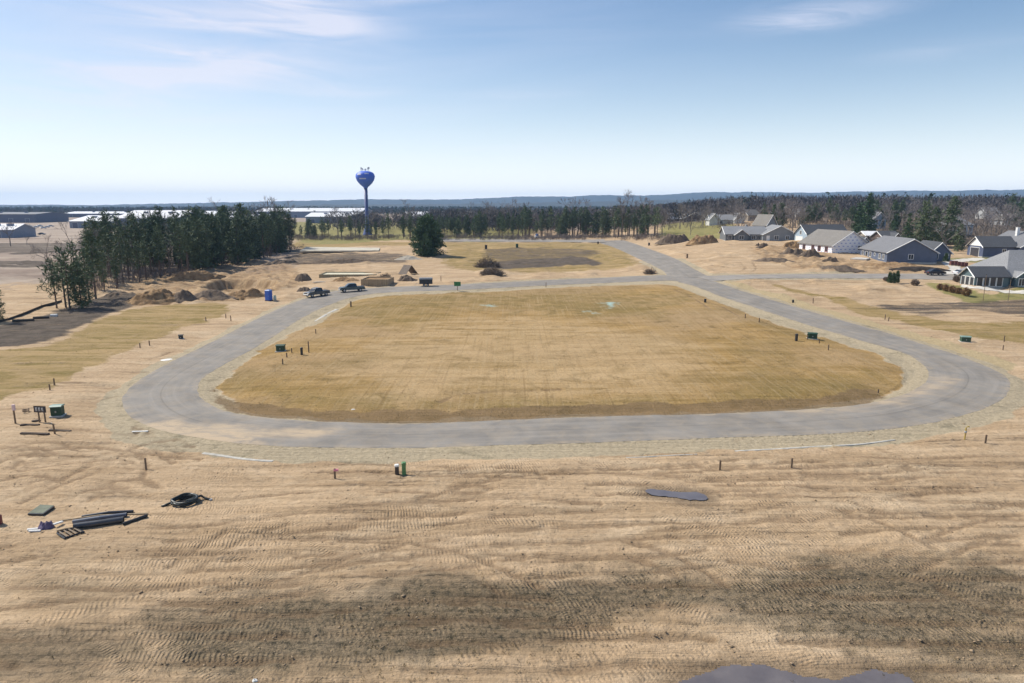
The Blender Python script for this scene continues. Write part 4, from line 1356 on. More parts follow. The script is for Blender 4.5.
class House:
    def __init__(s, name, label, cat, loc, rz, group=None):
        s.o = thing(name, label, cat, loc, R(rz), group)

    def body(s, x0, x1, y0, y1, h, ridge, axis, wm, rm, ov=0.45, th=0.22, sink=0.8, hip=0.0, trim=True):
        m = MB()
        if axis == 'y':
            xm = (x0 + x1) / 2
            prof = [(x0, -sink), (x1, -sink), (x1, h), (xm, ridge), (x0, h)]
            m.prism(prof if not hip else prof[:3] + prof[4:], y0, y1, 'y')
        else:
            ym = (y0 + y1) / 2
            prof = [(y0, -sink), (y1, -sink), (y1, h), (ym, ridge), (y0, h)]
            m.prism(prof if not hip else prof[:3] + prof[4:], x0, x1, 'x')
        w = m.build('wall', wm, s.o)
        r = MB()
        sl = (ridge - h) / (((x1 - x0) if axis == 'y' else (y1 - y0)) / 2)
        e = 0.012
        if axis == 'y':
            a, b, c, d = x0, x1, y0, y1
            def P3(u, v, z): return (u, v, z)
        else:
            a, b, c, d = y0, y1, x0, x1
            def P3(u, v, z): return (v, u, z)
        um = (a + b) / 2; ez = h - sl * ov
        hp = hip * (b - a) / 2
        top = [P3(a - ov, c - ov, ez + th), P3(b + ov, c - ov, ez + th), P3(b + ov, d + ov, ez + th), P3(a - ov, d + ov, ez + th), P3(um, c - ov + hp, ridge + th), P3(um, d + ov - hp, ridge + th)]
        bot = [P3(a - ov, c - ov, ez + e), P3(b + ov, c - ov, ez + e), P3(b + ov, d + ov, ez + e), P3(a - ov, d + ov, ez + e), P3(um, c - ov + hp, ridge + e), P3(um, d + ov - hp, ridge + e)]
        fs = [(0, 4, 5, 3), (1, 2, 5, 4), (0, 1, 4), (2, 3, 5)] if hip else [(0, 4, 5, 3), (1, 2, 5, 4)]
        fb = [tuple(i + 6 for i in f[::-1]) for f in fs]
        sides = [(0, 3, 9, 6), (1, 7, 8, 2)]
        if hip: sides += [(0, 6, 7, 1), (2, 8, 9, 3)]
        else: sides += [(0, 6, 10, 4), (4, 10, 7, 1), (2, 8, 11, 5), (5, 11, 9, 3)]
        r.add(top + bot, fs + fb + sides)
        ro = r.build('roof', rm, s.o)
        if trim and not hip:
            for vv in (c - ov - .03, d + ov + .03):
                t = MB()
                t.tube([P3(um - (b - a) / 2 - ov, vv, ez + .03), P3(um, vv, ridge + .03), P3(um + (b - a) / 2 + ov, vv, ez + .03)], .14, 4)
                t.build('fascia', M_TRIM, ro)
        return ro

    def _face(s, f, x0, x1, y0, y1):
        if f == 'S': return lambda u, z, d: (x0 + u, y0 - d, z)
        if f == 'N': return lambda u, z, d: (x1 - u, y1 + d, z)
        if f == 'W': return lambda u, z, d: (x0 - d, y0 + u, z)
        return lambda u, z, d: (x1 + d, y0 + u, z)

    def slab(s, fn, u0, u1, z0, z1, d0, d1, m):
        vs = [fn(u, z, d) for d in (d0, d1) for z in (z0, z1) for u in (u0, u1)]
        m.add(vs, [(0, 2, 3, 1), (4, 5, 7, 6), (0, 1, 5, 4), (2, 6, 7, 3), (0, 4, 6, 2), (1, 3, 7, 5)])

    def window(s, box, f, u, z, w, h, mull=1, name='window', fm=None):
        fn = s._face(f, *box); m = MB(); t = 0.11
        s.slab(fn, u - t, u, z - t, z + h + t, -.02, .07, m); s.slab(fn, u + w, u + w + t, z - t, z + h + t, -.02, .07, m)
        s.slab(fn, u, u + w, z - t, z, -.02, .072, m); s.slab(fn, u, u + w, z + h, z + h + t, -.02, .072, m)
        for i in range(mull):
            uu = u + w * (i + 1) / (mull + 1)
            s.slab(fn, uu - .04, uu + .04, z, z + h, -.02, .06, m)
        fr = m.build(name, fm or M_TRIM, s.o)
        g = MB(); s.slab(fn, u, u + w, z, z + h, -.02, .03, g)
        g.build('pane', M_GLASS, fr)
        return fr

    def door(s, box, f, u, z, w, h, dm, name='door'):
        fn = s._face(f, *box); m = MB()
        s.slab(fn, u, u + w, z, z + h, -.02, .05, m)
        d = m.build(name, dm, s.o)
        t = MB()
        s.slab(fn, u - .12, u, z, z + h + .12, -.02, .08, t); s.slab(fn, u + w, u + w + .12, z, z + h + .12, -.02, .08, t); s.slab(fn, u, u + w, z + h, z + h + .12, -.02, .082, t)
        t.build('door_frame', M_TRIM, d)
        return d

    def chimney(s, x, y, z0, z1, w=.7, cm=None):
        m = MB().box(x - w / 2, x + w / 2, y - w / 2, y + w / 2, z0, z1 - .12).box(x - w / 2 - .06, x + w / 2 + .06, y - w / 2 - .06, y + w / 2 + .06, z1 - .12, z1)
        m.build('chimney', cm or M_CONC, s.o)

    def base(s, x0, x1, y0, y1, z=0.25):
        MB().box(x0 - .04, x1 + .04, y0 - .04, y1 + .04, -.9, z).build('foundation', M_CONC, s.o)


# --- slate-blue house
h = House('blue_house', 'slate blue house with grey shingle roof beside the dark yard', 'house', (104.0, 190.3, 4.15), -7)
B = (0, 13, 0, 20)
h.body(0, 13, 0, 20, 3.0, 6.6, 'y', M_BLUE, R_GREY); h.base(0, 13, 0, 20, .3)
B2 = (8.6, 20.5, 4.5, 17)
h.body(13.1, 18.6, 4.5, 15.5, 2.7, 5.5, 'y', M_BLUE, R_DARK); h.base(13.1, 18.6, 4.5, 15.5, .3)
B2 = (13.1, 18.6, 4.5, 15.5)
h.window(B, 'S', 5.6, 1.2, 1.2, 1.25); h.window(B2, 'S', 1.0, 1.0, 1.2, 1.4); h.door(B2, 'S', 3.9, .2, 1.0, 2.1, M_TRIM)
for u in (1.8, 4.4, 11.2, 17.0): h.window(B, 'W', u, 1.0, 1.3, 1.3)
h.window(B, 'W', 8.2, 1.5, .8, .7, 0)
h.door(B, 'W', 13.9, .2, 1.6, 2.1, M_GLASS, 'patio_door')

# --- house wrapped in white building paper
h = House('unfinished_house', 'unfinished house in white wrap with rows of blue marks', 'house', (99.2, 213.2, 5.0), 9)
B = (0, 13, 0, 18)
h.body(0, 13, 0, 18, 2.7, 6.9, 'y', M_WRAP, R_TAN); h.base(0, 13, 0, 18, .35)
for u in (2.2, 6, 9.5, 14.5): h.window(B, 'W', u, .7, 1.4, 1.4, fm=mat('red_window_flashing', (.33, .10, .10), .6))
h.window(B, 'S', 8.8, 1.3, 1.3, 1.2, 1)
B2 = (13.1, 17, 6, 17)
h.body(13.1, 17.5, 6, 17, 2.6, 4.8, 'y', M_WRAP, R_DARK)

# --- pale blue gabled house behind it
h = House('pale_blue_house', 'pale blue gabled house with charcoal roof behind the white wrapped house', 'house', (107.5, 262.5, 6.1), -83)
h.body(0, 8.5, 0, 16, 3.6, 6.6, 'y', M_LBLUE, R_DARK); h.base(0, 8.5, 0, 16)
B = (0, 8.5, 0, 16)
h.window(B, 'S', 3.5, 3.2, 1.1, 1.3); h.door(B, 'S', 1.0, 0.1, 4.6, 2.2, M_TRIM, 'garage_door')
h.body(8.6, 12, 4, 16, 2.7, 4.4, 'y', M_LBLUE, R_GREY)
h.window((8.6, 12, 4, 16), 'E', 2, .9, 1.3, 1.3); h.window(B, 'E', 1.2, 1.0, 1.2, 1.3)

# --- long low grey house
h = House('grey_house', 'long low grey house with pale shingle roof beyond the sandy clearing', 'house', (83.8, 270.8, 6.1), -6)
h.body(0, 15.5, 0, 12, 2.7, 5.4, 'x', M_DGREY, R_LIGHT); h.base(0, 15.5, 0, 12)
B = (0, 15.5, 0, 12)
h.body(13.5, 26.5, -2.5, 10.5, 2.7, 6.0, 'y', M_GREY, R_LIGHT); h.base(13.5, 26.5, -2.5, 10.5)
B2 = (13.5, 26.5, -2.5, 10.5)
h.body(3.2, 8.4, -1.4, 5, 2.6, 4.5, 'y', M_DGREY, R_GREY)
for u in (1.0, 10.0, 12): h.window(B, 'S', u, .8, 1.3, 1.4)
h.window((3.2, 8.4, -1.4, 5), 'S', 1.7, .8, 1.7, 1.3); h.window(B2, 'S', 4.4, .8, 1.5, 1.5); h.window(B2, 'S', 8.6, .9, 1.2, 1.3)
h.door(B2, 'S', 1.5, .1, 1.0, 2.1, M_TRIM); h.chimney(9, 6.5, 4.8, 6.3)

# --- nearest house at the right edge: teal with a glazed gabled porch
h = House('teal_house', 'teal house with big pale roof and glazed gabled porch, right edge', 'house', (101.6, 149.6, 1.95), 0)
B = (0, 7.4, 0, 5.0)
h.body(0, 7.4, 0, 5.0, 2.7, 4.5, 'x', M_TEAL, R_DARK, ov=.4); h.base(0, 7.4, 0, 5, .3)
for u in (.35, 1.85, 3.35): h.window(B, 'W', u, .55, 1.15, 1.9, 0)
for u in (.5, 1.95, 3.4, 4.85): h.window(B, 'S', u, .55, 1.15, 1.9, 0)
B2 = (7.5, 30, 0.9, 16)
h.body(7.5, 30, 0.9, 16, 2.8, 7.7, 'x', M_TEAL, R_LIGHT, hip=.75); h.base(7.5, 30, .9, 16, .3)
B3 = (8.6, 11.2, -.5, 3)
h.body(8.6, 11.2, -.5, 3, 2.6, 3.6, 'y', M_TEAL, R_LIGHT, ov=.25)
h.window(B3, 'S', .7, .7, 1.2, 1.5); h.window(B2, 'S', 6.4, .9, 1.6, 1.4); h.door(B2, 'S', 4.8, .2, 1.0, 2.1, M_TRIM); h.window(B2, 'S', 10.2, .9, 1.6, 1.4)

# --- dark blue house behind it with the garage gable
h = House('dark_blue_house', 'dark blue house with open garage gable trimmed in white behind the driveway', 'house', (139.4, 203.4, 4.75), -2)
B = (0, 9.5, 0, 7.5)
h.body(0, 9.5, 0, 7.5, 3.2, 5.9, 'x', M_DBLUE, R_DARK); h.base(0, 9.5, 0, 7.5)
h.door(B, 'W', 1.9, .1, 4.0, 2.6, M_DOOR, 'garage_door'); h.window(B, 'S', 5.6, 1.2, 1.0, 1.2)
MB().prism([(0.3, 3.3), (7.2, 3.3), (3.75, 5.6)], -.06, -.012, 'x').build('gable_panel', M_TRIM, h.o)
B2 = (9.6, 24, -1.5, 15)
h.body(9.6, 24, -1.5, 15, 3.2, 7.2, 'y', M_DBLUE, R_GREY); h.base(9.6, 24, -1.5, 15)
h.window(B2, 'S', 3, 1.0, 1.3, 1.4); h.window(B2, 'S', 8.8, 1.0, 1.3, 1.4); h.chimney(14.6, 8, 6, 8.6, .8, M_TRIM)

# --- the smaller ones among the trees (px left, px right, base y, distance, ...)
def small_house(name, label, px0, px1, D, zoff, wall, ridge, axis, wm, rm, depth=9, rz=0, hip=0, wins=3, chim=False, dz=0):
    x0, _ = PD(px0, D); x1, _ = PD(px1, D); w = x1 - x0
    c = House(name, label, 'house', (x0, D, float(base_h(x0, D)) + dz), rz)
    c.body(0, w, 0, depth, wall, ridge, axis, wm, rm, hip=hip); c.base(0, w, 0, depth)
    b = (0, w, 0, depth)
    for i in range(wins):
        c.window(b, 'S', w * (i + .5) / wins - .6, 1.0, 1.2, 1.3)
        if wall > 4.6: c.window(b, 'S', w * (i + .5) / wins - .6, 3.6, 1.2, 1.2)
    c.window(b, 'W', depth * .4, 1.0, 1.2, 1.3)
    if chim: c.chimney(w * .7, depth * .55, ridge - 1, ridge + .9)
    return c


c = small_house('white_house', 'white house with two gabled ends standing on the yellow field', 710, 739, 375, 0, 3.0, 5.6, 'x', M_WHITE, R_LIGHT, 10, -4, wins=4)
c.body(-.9, 4.8, -2.2, 7, 3.2, 6.4, 'y', M_WHITE, R_LIGHT); c.body(12.2, 17.4, -2.2, 7, 3.2, 6.6, 'y', M_WHITE, R_LIGHT)
small_house('hip_roofed_house', 'house with pale hipped roof above the bare thicket right of tall pines', 950, 973, 285, 0, 3.4, 6.6, 'x', M_LBLUE, R_LIGHT, 9, 4, hip=1, wins=4, dz=1.5)
small_house('pale_blue_house', 'narrow pale blue house between dark conifers above the blue house', 873, 886, 330, 0, 5.2, 8.2, 'y', M_LBLUE, R_GREY, 12, 6, wins=2, dz=-.6)
small_house('white_roofed_house', 'low house with nearly white roof between conifers behind the blue house', 866, 893, 262, 0, 2.6, 4.0, 'x', M_TAN, R_WHITE, 8, -3, wins=4, dz=-.4)
small_house('dark_roofed_house', 'low dark roofed house with small front gable behind the blue house', 883, 900, 252, 0, 2.5, 4.6, 'x', M_BROWN, R_DARK, 8, 3, wins=2, dz=-.3).body(2.6, 5.6, -1.6, 3, 2.4, 4.1, 'y', M_TAN, R_DARK)
small_house('brown_house', 'brown house with bright white lit roof left of the white house', 668, 690, 520, 0, 4.0, 8.0, 'x', M_BROWN, R_WHITE, 12, 3, wins=4, dz=-1.5)
small_house('tan_house', 'tan roofed house in the trees beside the brown one', 684, 706, 470, 0, 3.4, 7.2, 'y', M_BROWN, R_TAN, 14, -24, wins=3, dz=-.5)
small_house('grey_cottage', 'small grey cottage among bare trees between the white and grey houses', 748, 762, 395, 0, 3.2, 6.2, 'x', M_TAN, R_TAN, 8, 20, wins=2)
small_house('white_gabled_house', 'white gabled house high among bare trees above the grey cottage', 742, 755, 560, 0, 5.0, 9.0, 'y', M_LGREY, R_TAN, 12, 12, wins=2)
small_house('beige_house', 'beige house right of the two dark spruces above the grey house', 778, 793, 430, 0, 3.6, 7.0, 'y', M_TAN, R_TAN, 10, -15, wins=2)
small_house('beige_bungalow', 'long pale bungalow in the conifer belt above the wrapped house', 800, 820, 450, 0, 3.0, 5.4, 'x', M_LGREY, R_LIGHT, 8, 2, wins=3)
small_house('pale_bungalow', 'pale roofed bungalow deep in the bare woods at upper right', 986, 1001, 420, 0, 3.2, 6.2, 'x', M_LGREY, R_LIGHT, 9, 5, wins=2, dz=.5)
small_house('cream_house', 'cream house half hidden in bare woods near the right photo edge', 1006, 1019, 350, 0, 3.2, 6.0, 'y', M_LGREY, R_TAN, 9, 14, wins=2, dz=-.3)
small_house('grey_gabled_house', 'steep grey gable peeking over the low grey house', 766, 778, 292, 0, 4.4, 8.4, 'y', M_GREY, R_TAN, 9, 18, wins=1)

for lb, nm, pa, pb, D_, wm_, rm_, ax_, rz_ in (('grey house deep in the woods above the dark blue garage house', 'grey_house', 930, 944, 520, M_LGREY, R_GREY, 'x', 8), ('white two gabled cottage in the far woods above the spruces', 'white_cottage', 905, 915, 560, M_WHITE, R_TAN, 'y', -12),
                                               ('tan house in the far woods above the long pale bungalow', 'tan_house', 826, 839, 540, M_TAN, R_LIGHT, 'x', -6), ('pale house farthest right in the bare woods', 'pale_house', 1016, 1034, 455, M_LGREY, R_GREY, 'x', 10)):
    small_house(nm, lb, pa, pb, D_, 0, 4.2, 8.0, ax_, wm_, rm_, 9, rz_, wins=2, dz=1.5)


# --- long industrial buildings on the plain
def warehouse(label, px0, px1, D, eave, ridge, depth, wm, name='warehouse', rz=0, doors=4, rm=None):
    x0, _ = PD(px0, D); x1, _ = PD(px1, D); w = x1 - x0
    c = House(name, label, 'warehouse', (x0, D, 0), rz)
    c.body(0, w, 0, depth, eave, ridge, 'x', wm, rm or R_WHITE, ov=.8, trim=False)
    b = (0, w, 0, depth)
    for i in range(doors):
        c.door(b, 'S', w * (i + .5) / doors - 2.4, .2, 4.8, min(4.6, eave - 1), M_FACT2, 'loading_door')
    for i in range(2):
        m = MB().box(w * (.3 + .4 * i) - 1.6, w * (.3 + .4 * i) + 1.6, depth * .3, depth * .3 + 2.5, eave + (ridge - eave) * .55, eave + (ridge - eave) * .6 + 1.6)
        m.build('roof_vent', M_FACT, c.o)
    return c


warehouse('long white roofed warehouse, left half of the pair behind the plantation front', 70, 114, 610, 6.0, 10.5, 60, M_FACT)
warehouse('taller white roofed warehouse, right half of the pair behind the plantation front', 115, 178, 620, 8.5, 15.0, 74, M_FACT)
warehouse('thin far warehouse with pale roof above the long white pair', 61, 142, 1150, 6, 9.0, 80, M_FACT2)
warehouse('dark walled factory with dull pale roof at the far left edge', -30, 36, 800, 9.5, 11.5, 60, M_FACT2, rm=R_LIGHT)
c = warehouse('small metal barn with white roof cut off by the left photo edge', -20, 11, 425, 5.0, 8.2, 26, M_FACT, 'metal_barn', 8, 1)
warehouse('white roofed hall seen over the pines left of the lone bare tree', 184, 228, 850, 7.5, 12.5, 60, M_FACT)
warehouse('white roofed hall seen over the pines right of the lone bare tree', 226, 262, 700, 6.5, 10.2, 50, M_FACT)
warehouse('wide pale roofed factory behind the right end of the plantation', 256, 362, 1100, 10, 15, 80, M_FACT)
warehouse('pale hall just left of the water tower beyond the pine row', 306, 360, 760, 7.5, 11.5, 50, M_FACT)
warehouse('white roofed shed right of the water tower beyond the pines', 404, 432, 820, 7, 12, 40, M_FACT)
warehouse('distant white roofed shed above the middle of the pine row', 438, 476, 1000, 6, 11, 40, M_FACT)
warehouse('distant white roofed shed over the right part of the pine row', 600, 616, 900, 9, 14, 30, M_FACT)

# --- water tower
TW = PD(367.6, 430.0)
t = thing('water_tower', 'blue water tower with bulb tank on a slim pole', 'water tower', (TW[0], TW[1], float(base_h(*TW))))
zb = float(base_h(*TW))
def Z(py): return 20 + (205 - py) * 430 / F_PX - zb


def tank_mat():
    m = NT('tank_blue'); n = m.noise(m.coord(), .3, 4)
    m.col(m.mix(m.rng(n, .3, .7), (.07, .16, .66), (.09, .20, .78))); m.b.inputs['Roughness'].default_value = .55
    return m.m


M_TANK = tank_mat()
zt, zc, zn = Z(172.6), Z(178.6), Z(188.6)
prof = [(1.15, zn - .3), (1.35, zn + .3), (2.5, zn + 1.3), (4.1, zn + 2.9), (5.2, zn + 4.5), (5.6, zc - .6), (5.85, zc + .5), (5.6, zc + 1.7), (4.8, zc + 2.8), (3.4, zt - .35), (1.6, zt - .02), (.3, zt + .05)]
tank = MB().lathe(prof, 36).build('tank', M_TANK, t, smooth=True)
MB().lathe([(3.2, -.5), (2.9, .4), (2.3, 2.4), (1.35, 5.2), (1.12, 7.5), (1.08, zn - .35)], 24).build('pole', mat('pole_blue', (.085, .115, .27), .5), t, smooth=True)
r = MB()
for k in range(12):
    a = k * math.pi / 6
    r.tube([(2.6 * math.cos(a), 2.6 * math.sin(a), zt - .4), (2.6 * math.cos(a), 2.6 * math.sin(a), zt + 1.0)], .06, 4)
r.tube([(2.6 * math.cos(k * math.pi / 12), 2.6 * math.sin(k * math.pi / 12), zt + 1.0) for k in range(25)], .06, 4)
r.build('railing', M_TRIM, t)
an = MB()
for x_, y_, hh in ((-2.3, 0, 2.2), (-1.7, .5, 1.8), (1.9, -.3, 2.1), (2.4, .5, 2.4), (0, 1, 1.4)):
    an.tube([(x_, y_, zt - .3), (x_, y_, zt + hh)], .09, 5); an.box(x_ - .28, x_ + .28, y_ - .2, y_ + .2, zt + hh - 1.1, zt + hh)
an.build('antenna', mat('antenna_grey', (.35, .36, .38), .5), t)
# the pale lettering on the tank is too small to read: three short white bars that follow the bulb
mk = MB()
for a0, a1, z0, z1 in ((-2.35, -1.85, zc + 1.25, zc + 2.0), (-1.48, -.98, zc + 1.75, zc + 2.4), (-2.08, -1.32, zc - 1.25, zc - .55)):
    a0 += .05; a1 += .05
    for k in range(6):
        b0 = a0 + (a1 - a0) * k / 6; b1 = a0 + (a1 - a0) * (k + .72) / 6
        def rad(z):
            ps = sorted((zz, rr) for rr, zz in prof)
            return float(np.interp(z, [q[0] for q in ps], [q[1] for q in ps])) + .06
        vs = [(rad(z) * math.cos(b), rad(z) * math.sin(b), z) for z in (z0, z1) for b in (b0, b1)]
        vs += [((rad(z) + .05) * math.cos(b), (rad(z) + .05) * math.sin(b), z) for z in (z0, z1) for b in (b0, b1)]
        mk.add(vs, [(0, 1, 3, 2), (4, 6, 7, 5), (0, 4, 5, 1), (2, 3, 7, 6), (0, 2, 6, 4), (1, 5, 7, 3)])
mk.build('lettering', M_TRIM, tank)
# ================================================================ OBJECTS
def dirt_mat(name, a, b):
    t = NT(name)
    oc = t.coord('Object')
    n = t.noise(oc, 0.9, 6, .68, .5); n2 = t.noise(oc, 6, 5, .7)
    c = t.mix(t.rng(n, .35, .65), a, b)
    c = t.mix(t.rng(n2, .5, .75, 0, .5), c, tuple(x * .5 for x in a))
    t.col(c); t.b.inputs['Roughness'].default_value = .97; t.b.inputs['Specular IOR Level'].default_value = .1
    t.bump(t.math('ADD', n, t.math('MULTIPLY', n2, .5)), .8, .25)
    return t.m


M_SANDH = dirt_mat('heaped_sand', (.20, .125, .068), (.40, .27, .15)); M_SOILH = dirt_mat('heaped_topsoil', (.13, .10, .078), (.24, .185, .135)); M_PALEH = dirt_mat('heaped_pale_gravel', (.36, .32, .26), (.50, .45, .37))
M_WOOD = mat('raw_lumber', (.45, .35, .22), .85, var=.2, scale=2); M_STAKE = mat('weathered_stake', (.20, .145, .095), .9, var=.3); M_GREEN = mat('utility_green', (.022, .065, .038), .6, var=.15)
M_BLACK = mat('black_plastic', (.025, .026, .028), .45, var=.2); M_TYRE = mat('tyre_rubber', (.022, .022, .022), .9); M_RIM = mat('wheel_metal', (.42, .42, .43), .35, .7)
M_DPAINT = mat('dark_car_paint', (.028, .036, .045), .25, var=.1, spec=.6); M_DPAINT2 = mat('dark_green_paint', (.03, .05, .05), .25, spec=.6); M_WPAINT = mat('white_car_paint', (.72, .73, .74), .3, var=.04); M_LAMP = mat('lamp_glass', (.6, .6, .58), .15)
M_RED = mat('tail_lamp_red', (.30, .02, .02), .3); M_TOILET = mat('blue_plastic', (.035, .11, .50), .5, var=.1); M_PINK = mat('pink_ribbon', (.75, .28, .36), .8); M_STEEL = mat('galvanised_steel', (.38, .39, .40), .5, .5)
M_PIPE = mat('black_drain_pipe', (.035, .04, .05), .28, var=.25, spec=.7); M_PIPE2 = mat('grey_conduit', (.14, .15, .17), .4); M_TARP = mat('purple_tarp', (.11, .085, .16), .6, var=.3); M_MAT = mat('green_grey_panel', (.15, .165, .12), .9, var=.25)
M_FABRIC = mat('silt_fabric', (.05, .045, .04), .95); M_WSHEET = mat('white_sheet', (.74, .73, .69), .7, var=.08); M_BRICK = mat('dark_red_block', (.13, .05, .045), .9, var=.3, scale=5); M_YEL = mat('yellow_paint', (.45, .33, .08), .6)
M_INSUL = mat('pale_insulation', (.58, .54, .40), .9, var=.15, scale=1.2)


def heap_mesh(a, b, h, seed, sharp=1.3, lump=.35, nr=34, na=90):
    rng = np.random.default_rng(seed)
    r = np.linspace(0, 1.12, nr); th = np.linspace(0, 2 * np.pi, na, endpoint=False)
    Rr, T = np.meshgrid(r, th, indexing='ij')
    x = a * Rr * np.cos(T); y = b * Rr * np.sin(T)
    k = 3.0 / max(a, b); s = seed * 3.7
    wob = 1 + 0.5 * (fbm(np.cos(T) * 1.6 + s, np.sin(T) * 1.6 + s, seed, 3) - .5)
    q = np.clip(1 - Rr / wob, -.05, 1)
    qq = np.clip(q * sharp, 0, 1); pr_ = .25 * qq + .75 * qq * qq * (3 - 2 * qq)
    rdg = 1 - np.abs(2 * fbm(x * .55 + s, y * .75, seed + 6, 4) - 1) * 1.6
    z = h * pr_ * (1 + lump * 1.3 * (fbm(x * k * .9 + s, y * k * .9, seed + 1, 4) - .55)) + lump * .38 * h * (rdg - .6) * np.clip(qq * 3, 0, 1) + .22 * h * (fbm(x * 1.5 + s, y * 1.5, seed + 2, 3) - .5) * (q > 0.02)
    z = z - .10 - .25 * (Rr > 1.0)
    idx = np.arange(nr * na).reshape(nr, na)
    A, B = idx[:-1], idx[1:]
    qd = np.stack([A.ravel(), B.ravel(), np.roll(B, -1, 1).ravel(), np.roll(A, -1, 1).ravel()], 1)[na:]
    c = np.stack([np.full(na, 0), idx[1], np.roll(idx[1], -1), np.roll(idx[1], -1)], 1)
    V = np.stack([x.ravel(), y.ravel(), z.ravel()], 1)
    return V, qd


def heap(name, label, cat, px, py, wpx, h, m, seed, ratio=.6, rz=0, sharp=1.2, lump=.4, group=None):
    p = gp(px, py); a = wpx * mpp(px, py) / 2
    V, q = heap_mesh(a, a * ratio, h, seed, sharp, lump)
    # close the tip
    ctr = V[0]; na = 90
    V[:na] = V[:na].mean(0)
    q = np.vstack([q, np.stack([np.arange(na), np.arange(na) + na, np.roll(np.arange(na) + na, -1), np.roll(np.arange(na), -1)], 1)])
    o = mesh_np(name, V, q, m)
    o.location = (p.x, p.y + a * ratio * .7, G(p.x, p.y + a * ratio * .7)); o.rotation_euler = (0, 0, rz)
    return tag(o, label, cat, group)


# dug earth left of the loop road
heap('dirt_mound', 'largest sandy dirt mound at the foot of the pine plantation', 'dirt mound', 154, 304, 84, 2.7, M_SANDH, 3, .5, .30, 1.5, .8)
heap('dirt_mound', 'dark brown peak heaped on the right flank of the largest mound', 'dirt mound', 180, 303, 36, 2.4, M_SOILH, 4, .6, .1, 1.1)
heap('dirt_mound', 'smooth brown mound left of the blue portable toilet beside the pit', 'dirt mound', 209, 300, 46, 1.7, M_SOILH, 5, .5, 0, 1.3)
heap('dirt_mound', 'long ragged spoil ridge running along the plantation edge behind the pit', 'dirt mound', 190, 281, 66, 2.0, M_SANDH, 6, .30, .75, 1.6, .9)
heap('dirt_mound', 'low clumpy spoil heap in front of the pit, left of the toilet', 'dirt mound', 244, 298, 44, 1.5, M_SANDH, 7, .4, 0, 1.3, 1.0)
heap('dirt_mound', 'low dark spoil bank at the far right end of the plantation', 'dirt mound', 284, 264, 36, 1.3, M_SOILH, 8, .4, .5, 1.5, .8)
heap('dirt_mound', 'round dark soil heap left of the two parked pickups', 'dirt mound', 302, 281, 17, 1.5, M_SOILH, 9, .8, 0, 1.9)
heap('dirt_mound', 'small dark spoil heap at the road edge behind the left pickup', 'dirt mound', 303, 292, 17, .8, M_SOILH, 10, .6, 0, 1.9, 1.0)
heap('dirt_mound', 'low shadowed spoil heap at the left foot of the plantation', 'dirt mound', 118, 297, 42, 1.2, M_SOILH, 12, .5, .2, 1.3, .9)
heap('dirt_mound', 'long dark spoil strip left of the big lone evergreen', 'dirt mound', 345, 263.5, 110, 1.3, M_SOILH, 13, .12, 0, 1.5, 1.0)
heap('gravel_mound', 'pale flat gravel fan just left of the lone evergreen', 'gravel mound', 408, 260, 30, 1.5, M_PALEH, 14, .5, 0, 1.0, .15)
heap('dirt_mound', 'brown debris heap under the tilted boards left of the dark trailer', 'dirt mound', 408, 281, 24, 1.1, M_SOILH, 15, .5, 0, 1.9, 1.2)
heap('dirt_mound', 'sandy rise with torn clods between the timber frames and pickups', 'dirt mound', 345, 281.5, 34, .9, M_SANDH, 16, .4, 0, 1.4, 1.0)
# right side
heap('dirt_mound', 'dark bank of dug soil left of the low grey house, at the field edge', 'dirt mound', 676, 243.5, 40, 3.2, M_SOILH, 21, .35, 0, 1.6, .5)
heap('dirt_mound', 'sandy cut bank with grey rubble beside the low grey house', 'dirt mound', 706, 244, 36, 2.6, M_SANDH, 22, .4, 0, 1.7, .8)
for i, (px, py, w, hh, mm, lb) in enumerate(((764, 249, 16, 1.3, M_SOILH, 'two lumped dark clod heap right below the low grey house'), (758, 247, 8, 1.0, M_SOILH, 'small dark clod left of the clod heap below the grey house'),
                                             (800, 248, 44, 2.2, M_SANDH, 'golden sand heap in front of the pale blue gabled house'), (795, 255.5, 30, 1.9, M_SOILH, 'dark clod ridge at left of the golden sand heap'),
                                             (812, 258, 30, 1.9, M_SOILH, 'middle dark clod heap before the white wrapped house'), (831, 262, 18, 1.6, M_SOILH, 'dark pointed clod heap nearest the white wrapped house corner'),
                                             (838, 272, 54, 1.0, M_SOILH, 'low trailing clod strip running down towards the side street'), (775, 262, 50, .9, M_SOILH, 'flat brownish mound in the sandy clearing behind the street'),
                                             (893, 266.5, 60, .8, M_SANDH, 'sandy yard bank with ruts before the blue house'))):
    heap('dirt_mound', lb, 'dirt mound', px, py, w, hh, mm, 30 + i, .3, -.2 if i > 2 else 0, 1.3, .9)
heap('dirt_mound', 'low dark apron along the gable foot of the blue house', 'dirt mound', 922, 271.5, 72, 1.0, dirt_mat('near_black_apron', (.035, .03, .027), (.075, .062, .052)), 44, .3, -.05, 1.8, .3)  # low heap coloured much darker than the other mounds

M_BRUSHW = leaf_mat('dead_brush', (.13, .10, .078), (.29, .235, .185), .95)


